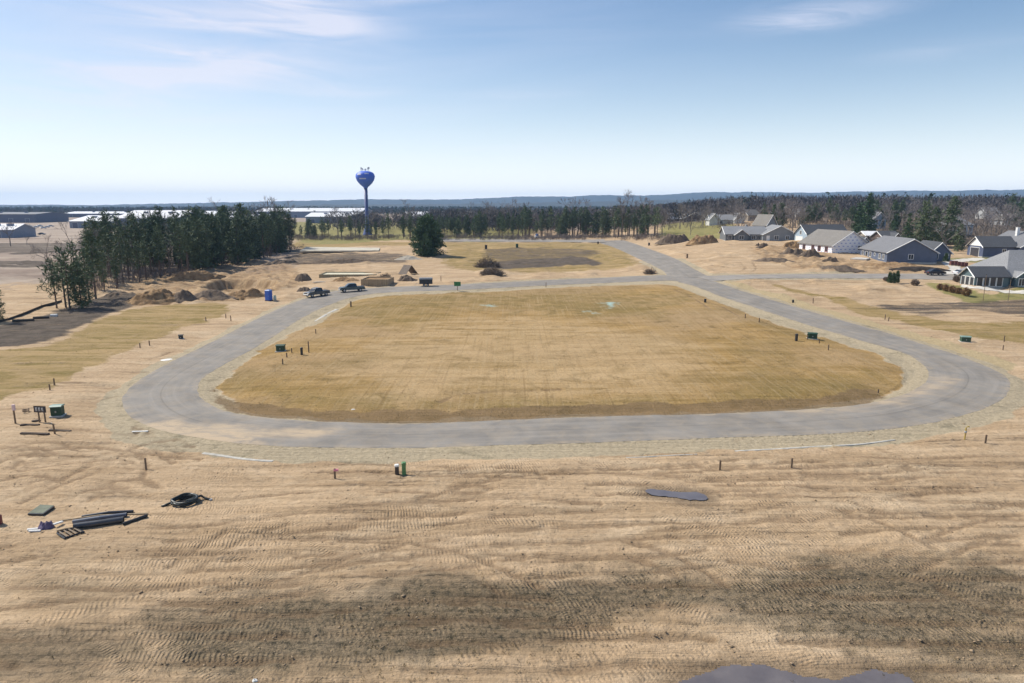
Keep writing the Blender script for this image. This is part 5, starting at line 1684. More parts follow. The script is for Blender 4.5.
def brush(label, px, py, wpx, h, seed, n=240, group=None, ratio=.5, m=None, name='brush_pile', cat='brush pile', L=1.0):
    p = gp(px, py); a = wpx * mpp(px, py) / 2
    rng = np.random.default_rng(seed)
    o = thing(name, label, cat, (p.x, p.y + a * ratio * .6, G(p.x, p.y + a * ratio * .6)), 0, group)
    r = np.sqrt(rng.uniform(0, 1, n)); th = rng.uniform(0, 6.283, n)
    zz = rng.uniform(0, 1, n) * h * (1 - r ** 2)
    C = np.stack([a * r * np.cos(th), a * ratio * r * np.sin(th), zz], 1)
    D = np.stack([np.cos(th), np.sin(th), rng.uniform(-.2, .8, n)], 1)
    V, F, var = blades(C, D * .6, 6, L, .045 * L, rng, .9, .1)
    mesh_np('branches', V, F, m or M_BRUSHW, o, attrs={'var': var})
    V, q = heap_mesh(a * .9, a * ratio * .9, h * .62, seed, 1.4, .6)
    mesh_np('soil_core', V, q, M_SOILH, o)
    return o


brush('large tangled brush pile left of the dark soil plot', 487, 267.5, 24, 3.0, 51, 420)
brush('smaller flat brush pile in front of the large tangled one', 492, 276.5, 22, 1.7, 52, 320)
brush('low brush heap right of the timber forms by the spoil strip', 385, 279, 10, 1.0, 53, 120)
brush('dark brush clump at the corner of the road junction', 650, 274, 9, .9, 54, 110)

# ---------------------------------------------------------------- building materials
def slab_thing(name, label, cat, pts, h, m, z0=-.3):
    """flat block on the ground from its pixel outline (bottom edge on the ground)"""
    w = [P(*q) for q in pts]
    c = sum(w, Vector()) / len(w); zc_ = max(G(q.x, q.y) for q in w)
    mb = MB(); n = len(w)
    b = .04
    bot = [(q.x - c.x, q.y - c.y, z0) for q in w]; mid = [(q.x - c.x, q.y - c.y, h - b) for q in w]
    top = [((q.x - c.x) * .995, (q.y - c.y) * .995, h) for q in w]
    fs = [tuple(range(n))[::-1], tuple(range(2 * n, 3 * n))]
    for k in range(2):
        fs += [(k * n + i, k * n + (i + 1) % n, (k + 1) * n + (i + 1) % n, (k + 1) * n + i) for i in range(n)]
    mb.add(bot + mid + top, fs)
    o = mb.build(name, m); o.location = (c.x, c.y, zc_)
    return tag(o, label, cat)


slab_thing('concrete_pad', 'wide pale concrete pad in the golden grass left of the lone evergreen', 'concrete pad', [(300, 254.5), (379, 251.5), (380, 248.6), (306, 250.0)], .35, mat('fresh_concrete', (.50, .46, .37), .9, var=.2, scale=.4))


def form_box(name, label, px0, px1, py0, py1, depth, h, m_side, m_top, ribs):
    p0 = gp(px0, py0); p1 = gp(px1, py1)
    L = math.hypot(p1.x - p0.x, p1.y - p0.y); rz = math.atan2(p1.y - p0.y, p1.x - p0.x)
    o = thing(name, label, 'foundation form', (p0.x, p0.y, min(p0.z, p1.z)), rz)
    MB().box(0, L, 0, .2, -.5, h).box(0, L, depth - .2, depth, -.5, h).box(0, .2, .21, depth - .21, -.5, h).box(L - .2, L, .21, depth - .21, -.5, h).build('form_wall', m_side, o)
    MB().box(.21, L - .21, .21, depth - .21, -.3, h - .25).build('fill', m_top, o)
    for i in range(ribs):
        x = L * (i + .5) / ribs
        MB().box(x - .05, x + .05, -.13, -.005, -.4, h + .05).build('brace', M_WOOD, o)
    return o


form_box('foundation_form', 'long low foundation form with pale fill behind the pickups', 319, 376, 277.5, 275.6, 7.5, 1.0, mat('form_panel', (.30, .26, .17), .9, var=.25), M_INSUL, 9)
form_box('foundation_form', 'boxy plywood foundation form with wood sides right of the pickups', 361, 388, 286.5, 286.0, 6.5, 1.6, mat('plywood', (.36, .27, .17), .85, var=.2), M_SANDH, 6)
p = gp(319, 283)
o = thing('lumber_stack', 'scattered pale boards lying behind the left pickup', 'lumber', tuple(p), .4)
for i in range(6):
    MB().box(-1.8 + .2 * i, 1.7 - .1 * i, -.5 + .24 * i, -.34 + .24 * i, .02 + .05 * (i % 3), .08 + .05 * (i % 3)).build('board', M_WSHEET if i % 2 else M_WOOD, o)
p = gp(407, 275)
o = thing('board_stack', 'tilted dark boards leaning into a tent shape left of the dark trailer', 'boards', (p.x, p.y + 2.0, p.z - .1), .85)
for s_ in (-1, 1):
    for i in range(4):
        y0 = -1.6 + i * .82
        MB().add([(0, y0, 2.7), (0, y0 + .74, 2.7), (s_ * 2.1, y0 + .74, .3), (s_ * 2.1, y0, .3), (s_ * .09, y0, 2.74), (s_ * .09, y0 + .74, 2.74), (s_ * 2.19, y0 + .74, .36), (s_ * 2.19, y0, .36)],
                 [(0, 1, 2, 3), (7, 6, 5, 4), (0, 4, 5, 1), (1, 5, 6, 2), (2, 6, 7, 3), (3, 7, 4, 0)]).build('board', mat('grey_board', (.16, .13, .105), .9, var=.3), o)

# ---------------------------------------------------------------- vehicles
def wheel(parent, x, y, r, w=.24):
    m = MB()
    m.lathe([(r * .6, -w / 2), (r * .93, -w / 2), (r, -w / 2 + .05), (r, w / 2 - .05), (r * .93, w / 2), (r * .6, w / 2)], 18)
    o = m.build('wheel', M_TYRE, parent, smooth=False)
    o.location = (x, y, r); o.rotation_euler = (math.pi / 2, 0, 0)
    rm = MB().lathe([(.02, -w / 2 - .01), (r * .55, -w / 2 - .01), (r * .62, -w / 2 + .02), (r * .62, w / 2 - .02), (r * .55, w / 2 + .01), (.02, w / 2 + .01)], 14).build('rim', M_RIM, o)
    return o


def prism_y(outl, w, inset_top=None):
    """side outline (x,z) pulled across, upper points drawn in"""
    n = len(outl); zs = [z for _, z in outl]; z0, z1 = min(zs), max(zs)
    ins = inset_top or 0
    def yy(z): return w / 2 - ins * (z - z0) / (z1 - z0 + 1e-6)
    vs = [(x, -yy(z), z) for x, z in outl] + [(x, yy(z), z) for x, z in outl]
    fs = [tuple(range(n)), tuple(range(2 * n - 1, n - 1, -1))] + [(i, n + i, n + (i + 1) % n, (i + 1) % n) for i in range(n)]
    return vs, fs


def pickup(label, loc, rz, paint):
    o = thing('pickup_truck', label, 'pickup truck', loc, rz)
    low = [(-2.8, .5), (-2.8, 1.12), (-1.05, 1.15), (1.1, 1.18), (2.55, 1.08), (2.78, .92), (2.8, .5)]
    MB().add(*prism_y(low, 1.95, .06)).build('body', paint, o)
    MB().add(*prism_y([(-1.0, 1.17), (-.85, 1.84), (-.55, 1.9), (.45, 1.9), (.75, 1.82), (1.45, 1.19)], 1.8, .22)).build('cab', paint, o)
    for nm, pts in (('windscreen', [(1.40, 1.24), (.80, 1.79)]), ('rear_window', [(-1.0, 1.26), (-.90, 1.74)])):
        (xa, za), (xb, zb_) = pts
        off = .035 if nm == 'windscreen' else -.035
        w0, w1 = .80, .68
        MB().add([(xa + off, -w0, za), (xa + off, w0, za), (xb + off, w1, zb_), (xb + off, -w1, zb_), (xa + off * .3, -w0, za - .01), (xa + off * .3, w0, za - .01), (xb + off * .3, w1, zb_), (xb + off * .3, -w1, zb_)],
                 [(0, 1, 2, 3), (7, 6, 5, 4), (0, 4, 5, 1), (1, 5, 6, 2), (2, 6, 7, 3), (3, 7, 4, 0)]).build(nm, M_GLASS, o)
    for s_ in (-1, 1):
        for xa, xb, xc, xd in ((-.78, .15, .12, -.66), (.22, 1.1, .62, .22)):
            MB().add([(xa, s_ * .90, 1.26), (xb, s_ * .90, 1.26), (xc, s_ * .735, 1.76), (xd, s_ * .735, 1.76), (xa, s_ * .85, 1.26), (xb, s_ * .85, 1.26), (xc, s_ * .70, 1.76), (xd, s_ * .70, 1.76)],
                     [(0, 1, 2, 3), (7, 6, 5, 4), (0, 4, 5, 1), (1, 5, 6, 2), (2, 6, 7, 3), (3, 7, 4, 0)]).build('side_window', M_GLASS, o)
        MB().bev(2.74, 2.84, s_ * .72 - .2, s_ * .72 + .2, .78, .98, .02).build('headlight', M_LAMP, o)
        MB().bev(-2.84, -2.75, s_ * .82 - .1, s_ * .82 + .1, .75, 1.05, .02).build('tail_light', M_RED, o)
        for x in (-1.75, 1.85): wheel(o, x, s_ * .86, .40)
    MB().box(-2.7, -1.1, -.78, .78, 1.151, 1.165).build('bed_liner', M_BLACK, o)
    MB().bev(2.76, 2.93, -.95, .95, .48, .70, .04).build('bumper', M_STEEL, o); MB().bev(-2.95, -2.78, -.95, .95, .48, .68, .04).build('bumper', M_STEEL, o)
    MB().box(2.785, 2.83, -.5, .5, .72, .98).build('grille', M_BLACK, o)
    return o


def on_road(px, py, lift=.06):
    p = P(px, py); p.z += lift
    return p


def road_dir(px0, py0, px1, py1):
    a, b = P(px0, py0), P(px1, py1)
    return math.atan2(b.y - a.y, b.x - a.x)


pickup('dark pickup truck at the road edge nearest the blue toilet', on_road(317, 296.5), road_dir(340, 294, 305, 299.5), M_DPAINT)
pickup('dark greenish pickup truck parked before the plywood foundation form', on_road(352, 291.8), road_dir(372, 291, 335, 294), M_DPAINT2)
# dark enclosed utility trailer at the kerb
p = on_road(426, 286.2)
o = thing('utility_trailer', 'small dark trailer with pale top parked on the far road edge', 'trailer', tuple(p), .12)
MB().bev(-1.55, 1.55, -.85, .85, .55, 1.55, .08).build('box', M_BLACK, o)
MB().bev(-1.6, 1.6, -.9, .9, 1.56, 1.95, .1).build('lid', mat('grey_tarp', (.20, .21, .22), .6), o)
MB().tube([(-1.5, 0, .5), (-2.6, 0, .5), (-2.65, 0, .05)], .05, 6).build('hitch', M_STEEL, o)
for s_ in (-1, 1):
    wheel(o, -.4, s_ * .95, .32, .2); wheel(o, .4, s_ * .95, .32, .2)


def car(label, loc, rz, paint, group=None, name='parked_car', full=True):
    o = thing(name, label, 'car', loc, rz, group)
    low = [(-2.25, .35), (-2.3, .78), (-2.1, .95), (-.9, .98), (1.0, .95), (2.05, .80), (2.28, .62), (2.25, .35)]
    MB().add(*prism_y(low, 1.8, .08)).build('body', paint, o)
    MB().add(*prism_y([(-1.75, .96), (-1.05, 1.40), (-.2, 1.46), (.4, 1.38), (1.15, .95)], 1.62, .2)).build('cabin', M_GLASS, o)
    MB().add(*prism_y([(-1.1, 1.385), (-1.02, 1.44), (-.2, 1.50), (.42, 1.42), (.48, 1.37)], 1.3, .04)).build('roof', paint, o)
    if full:
        for s_ in (-1, 1):
            MB().bev(2.1, 2.27, s_ * .62 - .18, s_ * .62 + .18, .6, .74, .02).build('headlight', M_LAMP, o)
            MB().bev(-2.32, -2.2, s_ * .66 - .16, s_ * .66 + .16, .68, .82, .02).build('tail_light', M_RED, o)
    for s_ in (-1, 1):
        for x in (-1.35, 1.4): wheel(o, x, s_ * .80, .32, .22)
    return o


car('dark sedan on the side street before the blue house garage', on_road(935, 275.3, .1), road_dir(920, 276, 950, 276) + .06, mat('maroon_black_paint', (.035, .028, .03), .25, spec=.6))
car('white car half hidden by the glazed porch of the teal house', on_road(962, 275.5, .1), .25, M_WPAINT)
CARL = 'tiny pale vehicle in the far parking line before the dark walled factory'
c0 = None
for i, px in enumerate((9, 13, 18, 22.5, 25.5, 29, 32, 36, 40, 43.5, 47, 51)):
    x, y = PD(px, 600 + (i % 3) * 26); zz_ = float(base_h(x, y))
    if c0 is None:
        c0 = car(CARL, (x, y, zz_), 1.1, M_WPAINT, 'vehicles of the far parking line', full=False)
    else:
        copy_thing(c0, (x, y, zz_), 1.1 + RND.uniform(-.3, .3), RND.uniform(.95, 1.35))
x, y = PD(42, 472)
car('dark vehicle driving on the pale track in the left field', (x, y, float(base_h(x, y)) + .05), .2, M_DPAINT)
q = P(537, 238.8)
o = thing('skid_loader', 'small white and blue skid loader at the lane before the pine row', 'loader', (q.x, q.y, q.z + .3), .4)
MB().bev(-1.2, 1.0, -.75, .75, .4, 1.3, .1).build('body', M_WPAINT, o); MB().bev(-.6, .7, -.6, .6, 1.31, 2.3, .1).build('cab', mat('blue_cab', (.06, .13, .30), .4), o)
MB().tube([(-.9, -.85, 1.3), (1.2, -.85, 1.25), (1.7, -.85, .4)], .09, 6).tube([(-.9, .85, 1.3), (1.2, .85, 1.25), (1.7, .85, .4)], .09, 6).build('arm', M_STEEL, o)
MB().prism([(1.6, .05), (2.3, .05), (2.3, .12), (1.75, .2), (1.7, .75), (1.6, .75)], -.9, .9).build('bucket', M_STEEL, o)
for s_ in (-1, 1):
    for xx in (-.7, .55): wheel(o, xx, s_ * .88, .42, .26)

# ---------------------------------------------------------------- portable toilet and barrel
p = gp(269, 301)
o = thing('portable_toilet', 'blue portable toilet standing by the road beside the dug pit', 'portable toilet', tuple(p), -.25)
MB().bev(-.56, .56, -.56, .56, .12, 2.08, .05).build('cabin', M_TOILET, o)
MB().lathe([(.84, 2.085), (.82, 2.16), (.55, 2.30), (.1, 2.36)], 4).build('roof', mat('pale_blue_roof', (.16, .27, .55), .5), o).rotation_euler = (0, 0, math.pi / 4)
d = MB().bev(-.40, .40, -.60, -.565, .2, 1.95, .012).build('door', mat('blue_door', (.05, .15, .58), .5), o)
MB().box(.24, .34, -.64, -.605, 1.0, 1.12).build('handle', M_STEEL, d)
MB().box(-.62, .62, -.62, .62, -.05, .115).build('skid', M_BLACK, o)
p = gp(275, 300.5)
o = thing('barrel', 'pale water barrel standing right beside the blue toilet', 'barrel', tuple(p))
MB().lathe([(.26, 0), (.30, .05), (.32, .3), (.31, .45), (.32, .6), (.30, .9), (.26, .95)], 16).build('drum', mat('pale_plastic', (.50, .56, .46), .5), o, smooth=True); MB().lathe([(.27, .955), (.27, 1.0), (.05, 1.02)], 16).build('lid', M_GREEN, o)

# ---------------------------------------------------------------- utility boxes, pedestals, stakes
def utility_box(label, px, py, w, h, d, rz=0, m=None, pale_top=False):
    p = gp(px, py)
    o = thing('utility_box', label, 'utility box', (p.x, p.y, p.z), rz)
    MB().bev(-w / 2 - .12, w / 2 + .12, -d / 2 - .12, d / 2 + .12, -.25, .10, .02).build('pad', M_CONC, o)
    MB().bev(-w / 2, w / 2, -d / 2, d / 2, .102, h, .04).build('cabinet', m or M_GREEN, o)
    MB().prism([(-d / 2 - .05, h + .002), (d / 2 + .05, h + .002), (d / 2 + .05, h + .1), (-d / 2 + .18, h + .16), (-d / 2 - .05, h + .06)], -w / 2 - .05, w / 2 + .05, 'x').build('lid', mat('pale_green_lid', (.20, .30, .25), .5) if pale_top else (m or M_GREEN), o)
    MB().box(-.06, .06, -d / 2 - .05, -d / 2 - .005, h * .45, h * .62).build('lock', M_STEEL, o)
    return o


utility_box('green utility cabinet beside the meter board at far left', 58, 415, .95, .95, .8, .2, None, True)
utility_box('dark green utility box on the grass by the left road arm', 281, 352.5, 1.1, .8, .9, .1)
utility_box('dark green utility box on the grass inside the right road arm', 812, 340.5, 1.25, .8, .95, -.3)
utility_box('green utility box with pale lid outside the right road arm', 965, 342, 1.2, .75, .95, -.3, None, True)
utility_box('small blackish utility box in the dirt outside the left road arm', 181, 338.5, .6, .6, .55, .3, mat('dark_box', (.035, .04, .04), .6))


def pedestal(label, px, py, h, w=.26, m=None, cap=None):
    p = gp(px, py)
    o = thing('cable_pedestal', label, 'cable pedestal', tuple(p), .2)
    MB().bev(-w / 2, w / 2, -w / 2, w / 2, -.2, h * .8, .02).build('post', m or M_GREEN, o)
    MB().bev(-w / 2 - .02, w / 2 + .02, -w / 2 - .02, w / 2 + .02, h * .802, h, .04).build('cap', cap or m or M_GREEN, o)
    return o


pedestal('brown pedestal with white cap beside the bright green one below the road', 397, 473, .75, .3, mat('brown_plastic', (.07, .055, .045), .6), M_WSHEET)
pedestal('bright green cable pedestal below the near road', 404, 473, .95, .3, mat('fresh_green', (.10, .24, .09), .5))
pedestal('dark pedestal on the grass right of the left utility box', 302, 357.5, 1.0, .3, M_BLACK)
pedestal('dark pedestal left of the utility box inside the right arm', 796, 343.5, 1.05, .3, M_BLACK)
pedestal('dark pedestal beyond the grass corner at the start of the right arm', 705, 303.5, .7, .35, M_BLACK)
pedestal('dark pedestal by the shoulder of the access road, right side', 687, 258, 1.3, .45, M_STAKE)
pedestal('dark pedestal near the top of the access road, right side', 649, 245.5, 1.2, .6, M_BLACK)
pedestal('dark pedestal near the top of the access road, left side', 598, 244, 1.1, .6, M_BLACK)
pedestal('dark pedestal on the outer verge of the right arm', 793, 302, .6, .3, M_BLACK)
pedestal('brown pedestal on the grass beside the pale shoulder under the pickups', 351, 307, 1.1, .3, M_STAKE)
pedestal('dark bin-like pedestal in the golden grass above the brush piles', 486, 249, 1.7, .9, M_BLACK)
pedestal('dark green bin-like pedestal at the top of the dark soil plot', 517, 248.5, 1.5, .9, M_GREEN)


def stake(label, px, py, hpx, flag=None, w=.055, m=None, lean=0.0):
    p = gp(px, py); h = hpx * mpp(px, py) / .95
    mb = MB(); b = w
    z0, z1 = -.25, h
    vs = [(-w, -w * .5, z0), (w, -w * .5, z0), (w, w * .5, z0), (-w, w * .5, z0), (-w, -w * .5, z1 - .04), (w, -w * .5, z1 - .04), (w, w * .5, z1 - .04), (-w, w * .5, z1 - .04), (0, 0, z1)]
    mb.add(vs, [(3, 2, 1, 0), (0, 1, 5, 4), (1, 2, 6, 5), (2, 3, 7, 6), (3, 0, 4, 7), (4, 5, 8), (5, 6, 8), (6, 7, 8), (7, 4, 8)])
    if flag:
        o = thing('survey_stake', label, 'survey stake', tuple(p), .3, 'survey stakes round the loop')
        mb.build('post', m or M_STAKE, o)
        MB().box(-w - .012, w + .2, -w * .5 - .012, w * .5 + .012, z1 - .22, z1 - .06).build('ribbon', flag, o)
    else:
        o = mb.build('survey_stake', m or M_STAKE); o.location = p
        tag(o, label, 'survey stake', 'survey stakes round the loop')
    o.rotation_euler = (lean, lean * .6, RND.uniform(-.4, .4))
    return o


ST = [(335, 478, 10, 'stake with pale ribbon left of the green pedestal', M_PINK), (720, 468, 9, 'dark stake on the sand, left of the pair under the near road', None), (791.5, 467, 8.5, 'dark stake on the sand, right of the pair under the near road', None),
      (985, 444.5, 9, 'stake with dug hole on the sand at the right, below the bend', None), (146, 468, 11, 'stake in the churned sand below the left bend', None), (54.5, 385, 7, 'stake uphill of the meter board at the grass edge', None),
      (50, 390, 6, 'second stake uphill of the meter board, lower one', None), (140, 347, 5, 'left stake of the two at the left grass edge', None), (149.5, 345, 5, 'right stake of the two at the left grass edge', None),
      (206, 321, 4.5, 'stake on the bank left of the road, nearest the small dark box', None), (226, 318.5, 4.5, 'middle stake on the bank below the dirt mounds', None), (231, 321, 5.5, 'taller thin stake on the bank below the dirt mounds', None),
      (292, 355, 4.5, 'stake between the left utility box and the dark pedestal', None), (287, 360, 4.5, 'stake just below the left utility box', None), (283, 367, 5.5, 'lowest stake under the left utility box', None),
      (309, 355, 11, 'tall thin marker right of the left dark pedestal', None), (316, 336, 4.5, 'stake on the grass above the left utility box', None), (745, 320, 4.5, 'left stake of the two inside the right arm', None), (759, 324, 4.5, 'right stake of the two inside the right arm', None),
      (807, 342, 6, 'stake touching the left side of the right inner utility box', M_GREEN), (819, 346, 4.5, 'upper stake below the right inner utility box', None), (828, 353, 5.5, 'lower stake below the right inner utility box', None),
      (813, 303.5, 5, 'stake on the outer verge of the right arm', None), (885, 319, 5, 'taller stake of the pair in the olive strip', None), (888.5, 320.5, 4, 'shorter stake of the pair in the olive strip', None),
      (1004, 342, 6, 'upper stake near the right edge by the pale lidded box', None), (1003, 349, 5, 'lower stake near the right edge by the pale lidded box', None), (55, 434, 11, 'crooked stick in the dirt below the green cabinet', None),
      (878, 393, 4, 'short stake at the grass corner inside the right bend', None), (441, 281, 5, 'stake beyond the far road, left of the green sign', None), (546, 287, 5, 'stake at the near edge of the far road', None)]
for px, py, hp, lb, fl in ST:
    stake(lb, px, py, hp, fl, .07, None, .12 if 'crooked' in lb else RND.uniform(-.04, .04))
p = gp(964.5, 440)
o = thing('gas_riser', 'thin yellow riser pipe at the verge of the right bend', 'riser pipe', tuple(p))
MB().tube([(0, 0, -.2), (0, 0, 1.05), (.12, 0, 1.18), (.25, 0, 1.18)], .06, 8).build('pipe', M_YEL, o); MB().lathe([(.09, .6), (.11, .64), (.11, .74), (.09, .78)], 10).build('valve', M_STEEL, o)

# little green sign on a post beyond the lot
p = gp(457.5, 290.5)
o = thing('green_sign', 'small green sign on a short post at the far road', 'sign', tuple(p), .05)
MB().box(-.07, .07, -.05, .05, -.3, 1.0).build('post', M_STAKE, o); MB().bev(-.75, .75, -.06, .06, 1.02, 2.0, .03).build('panel', mat('sign_green', (.03, .17, .06), .5), o)

# meter board and the post with the pale head, far left
p = gp(42, 421)
o = thing('meter_board', 'dark meter board on two posts beside the green cabinet', 'meter board', (p.x, p.y, p.z), -.1)
for xx in (-.25, .35): MB().box(xx - .05, xx + .05, -.05, .05, -.3, 1.24).build('post', M_STAKE, o)
MB().bev(-.62, .62, -.09, -.052, 1.0, 1.62, .015).build('board', mat('dark_board', (.06, .05, .048), .8), o)
for xx in (-.30, .0, .3):
    me_ = MB().bev(xx - .1, xx + .1, -.16, -.095, 1.14, 1.48, .02).build('meter', M_STEEL, o)
    MB().box(xx - .05, xx + .05, -.19, -.165, 1.3, 1.42).build('dial', M_LAMP, me_)
p = gp(15.5, 423)
o = thing('marker_post', 'tall wooden post with pale pink top left of the meter board', 'post', tuple(p), .2)
MB().bev(-.06, .06, -.06, .06, -.3, 1.5, .01).build('shaft', M_STAKE, o); MB().bev(-.10, .16, -.08, .08, 1.3, 1.85, .03).build('cap', mat('pale_pink', (.72, .55, .55), .7), o)
p = gp(26, 412)
o = MB().tube([(.28 * math.cos(a_ * .5), .28 * math.sin(a_ * .5), .06 + .012 * a_) for a_ in range(28)], .035, 6).build('cable_coil', mat('rusty_cable', (.13, .09, .06), .9)); o.location = p
tag(o, 'small rusty cable coil lying left of the meter board', 'cable coil')
for px, py, lb, ln, rz in ((30, 425, 'dark board lying below the pale headed post', 1.6, .15), (36, 420, 'dark clod of torn turf at the foot of the meter board', .7, .8), (60, 431, 'long dark board lying below the green cabinet', 2.0, -.05), (35, 435, 'long dark board half buried left of the crooked stick', 2.4, .06)):
    p = gp(px, py)
    o = MB().bev(-ln / 2, ln / 2, -.16, .16, -.05, .12, .03).build('board', mat('wet_wood', (.075, .055, .04), .95, var=.3)); o.location = p; o.rotation_euler = (.06, .05, rz)
    tag(o, lb, 'board')

# ---------------------------------------------------------------- pipes, pallets and coil lying on the foreground sand
def lying(name, label, cat, pts, r, m, n=14, dark_ends=False, lift=0):
    w = [gp(*q) for q in pts]; c = w[0].copy()
    o = thing(name, label, cat, tuple(c))
    pp = [Vector((q.x - c.x, q.y - c.y, q.z - c.z + r + lift)) for q in w]
    MB().tube(pp, r, n).build('pipe', m, o, smooth=False)
    if dark_ends:
        d = (pp[-1] - pp[-2]).normalized(); d0 = (pp[0] - pp[1]).normalized()
        MB().tube([pp[-1] + d * .004, pp[-1] + d * .012], r * .84, n).build('end_shade_disc', mat('painted_bore_shade', (.008, .008, .008), 1), o)  # pipe ends are solid: flat black discs paint the shade inside
        MB().tube([pp[0] + d0 * .004, pp[0] + d0 * .012], r * .84, n).build('end_shade_disc', mat('painted_bore_shade', (.008, .008, .008), 1), o)
    return o


def at(px, py):
    return px, py


lying('drain_pipe', 'thick glossy black drain pipe in front of the pipe pile', 'pipe', [(74, 527.5), (99, 524.5), (124, 521.0)], .19, M_PIPE, 20, True)
lying('drain_pipe', 'long grey blue pipe behind the thick black one', 'pipe', [(73, 521), (100, 518.5), (127, 515.5)], .14, mat('blue_grey_pipe', (.10, .115, .15), .35), 16, True)
lying('drain_pipe', 'thin black pipe at the back of the pile', 'pipe', [(82, 515.3), (108, 512.8), (133, 510.3)], .09, M_PIPE, 12, True)
lying('drain_pipe', 'short black pipe end sticking out right of the thick pipe', 'pipe', [(123, 524), (135, 520.5), (147, 515.5)], .10, M_BLACK, 12, True)
lying('wooden_pole', 'pale wooden pole lying through the pipe pile', 'pole', [(60, 519.0), (100, 514.5), (148, 512.4)], .055, M_WOOD, 8)
lying('wooden_pole', 'short pale pole left of the wooden frame', 'pole', [(56.5, 529.5), (66, 527.5), (75, 526.0)], .05, M_WOOD, 8)


def panel_frame(name, label, cat, pts, h, m, slats, m2):
    w = [gp(*q) for q in pts]; c = w[0].copy(); z = max(q.z for q in w) - c.z
    o = thing(name, label, cat, tuple(c))
    v = [Vector((q.x - c.x, q.y - c.y, z)) for q in w]
    for i in range(4):
        a_, b_ = v[i], v[(i + 1) % 4]
        MB().tube([a_ + Vector((0, 0, h / 2)), b_ + Vector((0, 0, h / 2))], .06, 4).build('rail', m, o)
    for k in range(slats):
        t_ = (k + .5) / slats
        MB().tube([v[0].lerp(v[3], t_) + Vector((0, 0, h)), v[1].lerp(v[2], t_) + Vector((0, 0, h))], .05, 4).build('slat', m2, o)
    return o


panel_frame('pallet', 'small black edged pallet frame in front of the pipe pile', 'pallet', [(57, 532.5), (65, 537.8), (84, 531.5), (76, 527.8)], .12, M_BLACK, 4, mat('grey_slat', (.24, .19, .14), .9))
o = slab_thing('plastic_panel', 'flat grey green panel with black edge lying above the tarp bundle', 'panel', [(27.5, 513.6), (43, 513.8), (54.5, 505.6), (40, 504.6)], .10, M_BLACK)
o2 = slab_thing('skin', 'x', 'x', [(28.3, 512.9), (42.7, 513.1), (53.7, 505.2), (40.2, 504.4)], .13, M_MAT)
o2.parent = o; o2.location = Vector(o2.location) - Vector(o.location); o2.name = 'top_sheet'
for kk in ('label', 'category'): del o2[kk]
# crumpled tarp bundle
p = gp(47, 525)
V, q = heap_mesh(.62, .42, .48, 61, 1.8, 1.2)
o = thing('tarp_bundle', 'crumpled purple tarp bundle with white scraps left of the pipes', 'tarp', tuple(p), .3)
mesh_np('tarp', V, q, M_TARP, o)
for i, (a_, b_, c_, rz) in enumerate(((-.75, -.1, .10, .3), (-.55, -.45, .12, .1), (.6, .05, .25, 1.0))):
    sc = MB().bev(-.32, .32, -.09, .09, 0, .08, .02).build('white_scrap', M_WSHEET, o); sc.location = (a_, b_, c_ - .05); sc.rotation_euler = (.1, .15, rz)
p = gp(48, 517.5)
# black hose coil
p = gp(185, 500.5)
o = thing('hose_coil', 'coiled thick black hose with loose ends on the sand', 'hose coil', tuple(p), .1)
pts = []
for k in range(90):
    a_ = k * .26; rr_ = .78 + .05 * math.sin(k * .9)
    pts.append((rr_ * 1.0 * math.cos(a_), rr_ * .95 * math.sin(a_), .10 + .30 * (k / 90) + .03 * math.sin(k)))
pts = [(-1.35, -.55, .06), (-1.1, -.25, .08), (-.9, .1, .09)] + [(-x_, y_, z_) for x_, y_, z_ in pts] + [(.9, .5, .3), (1.25, .42, .10), (1.6, .25, .07)]
MB().tube(pts, .085, 8).build('hose', mat('black_hose', (.02, .028, .026), .4), o, smooth=True)
MB().lathe([(.10, 0), (.11, .02), (.11, .10), (.10, .12)], 10).build('coupling', M_STEEL, o).location = (1.62, .24, .02)
# dark red object cut by the frame, white stone at the bottom
p = gp(-1.5, 523)
o = thing('fuel_can', 'dark red can cut off by the left photo edge', 'can', tuple(p), .2)
MB().bev(-.2, .2, -.15, .15, 0, .62, .05).build('body', mat('dark_red', (.16, .03, .03), .5), o); MB().tube([(0, 0, .6), (.05, 0, .72)], .04, 8).build('spout', M_BLACK, o)
p = gp(255, 681.5)
V, q = heap_mesh(.17, .13, .15, 71, 2.0, .5)
o = mesh_np('white_rock', V, q, M_WSHEET); o.location = p
tag(o, 'white stone lying at the bottom edge of the photo', 'stone')
p = gp(167.5, 359.5)
V, q = heap_mesh(1.15, .7, .16, 72, 2.2, .4)
o = mesh_np('white_sheet', V, q, M_WSHEET); o.location = p; o.rotation_euler = (0, 0, .3)
tag(o, 'white plastic sheet lying at the outer edge of the left road arm', 'plastic sheet')
p = gp(213, 411.5)
V, q = heap_mesh(.35, .2, .12, 73, 2.0, .5)
o = mesh_np('white_scrap', V, q, M_WSHEET); o.location = gp(353, 411)
tag(o, 'small white scrap on the grass near the bottom road', 'scrap')
p = gp(140, 431)
o = MB().bev(-.7, .7, -.1, .1, 0, .06, .02).build('white_board', M_WSHEET); o.location = p; o.rotation_euler = (0, 0, .1)
tag(o, 'pale board lying in the sand spill beside the left bend', 'board')


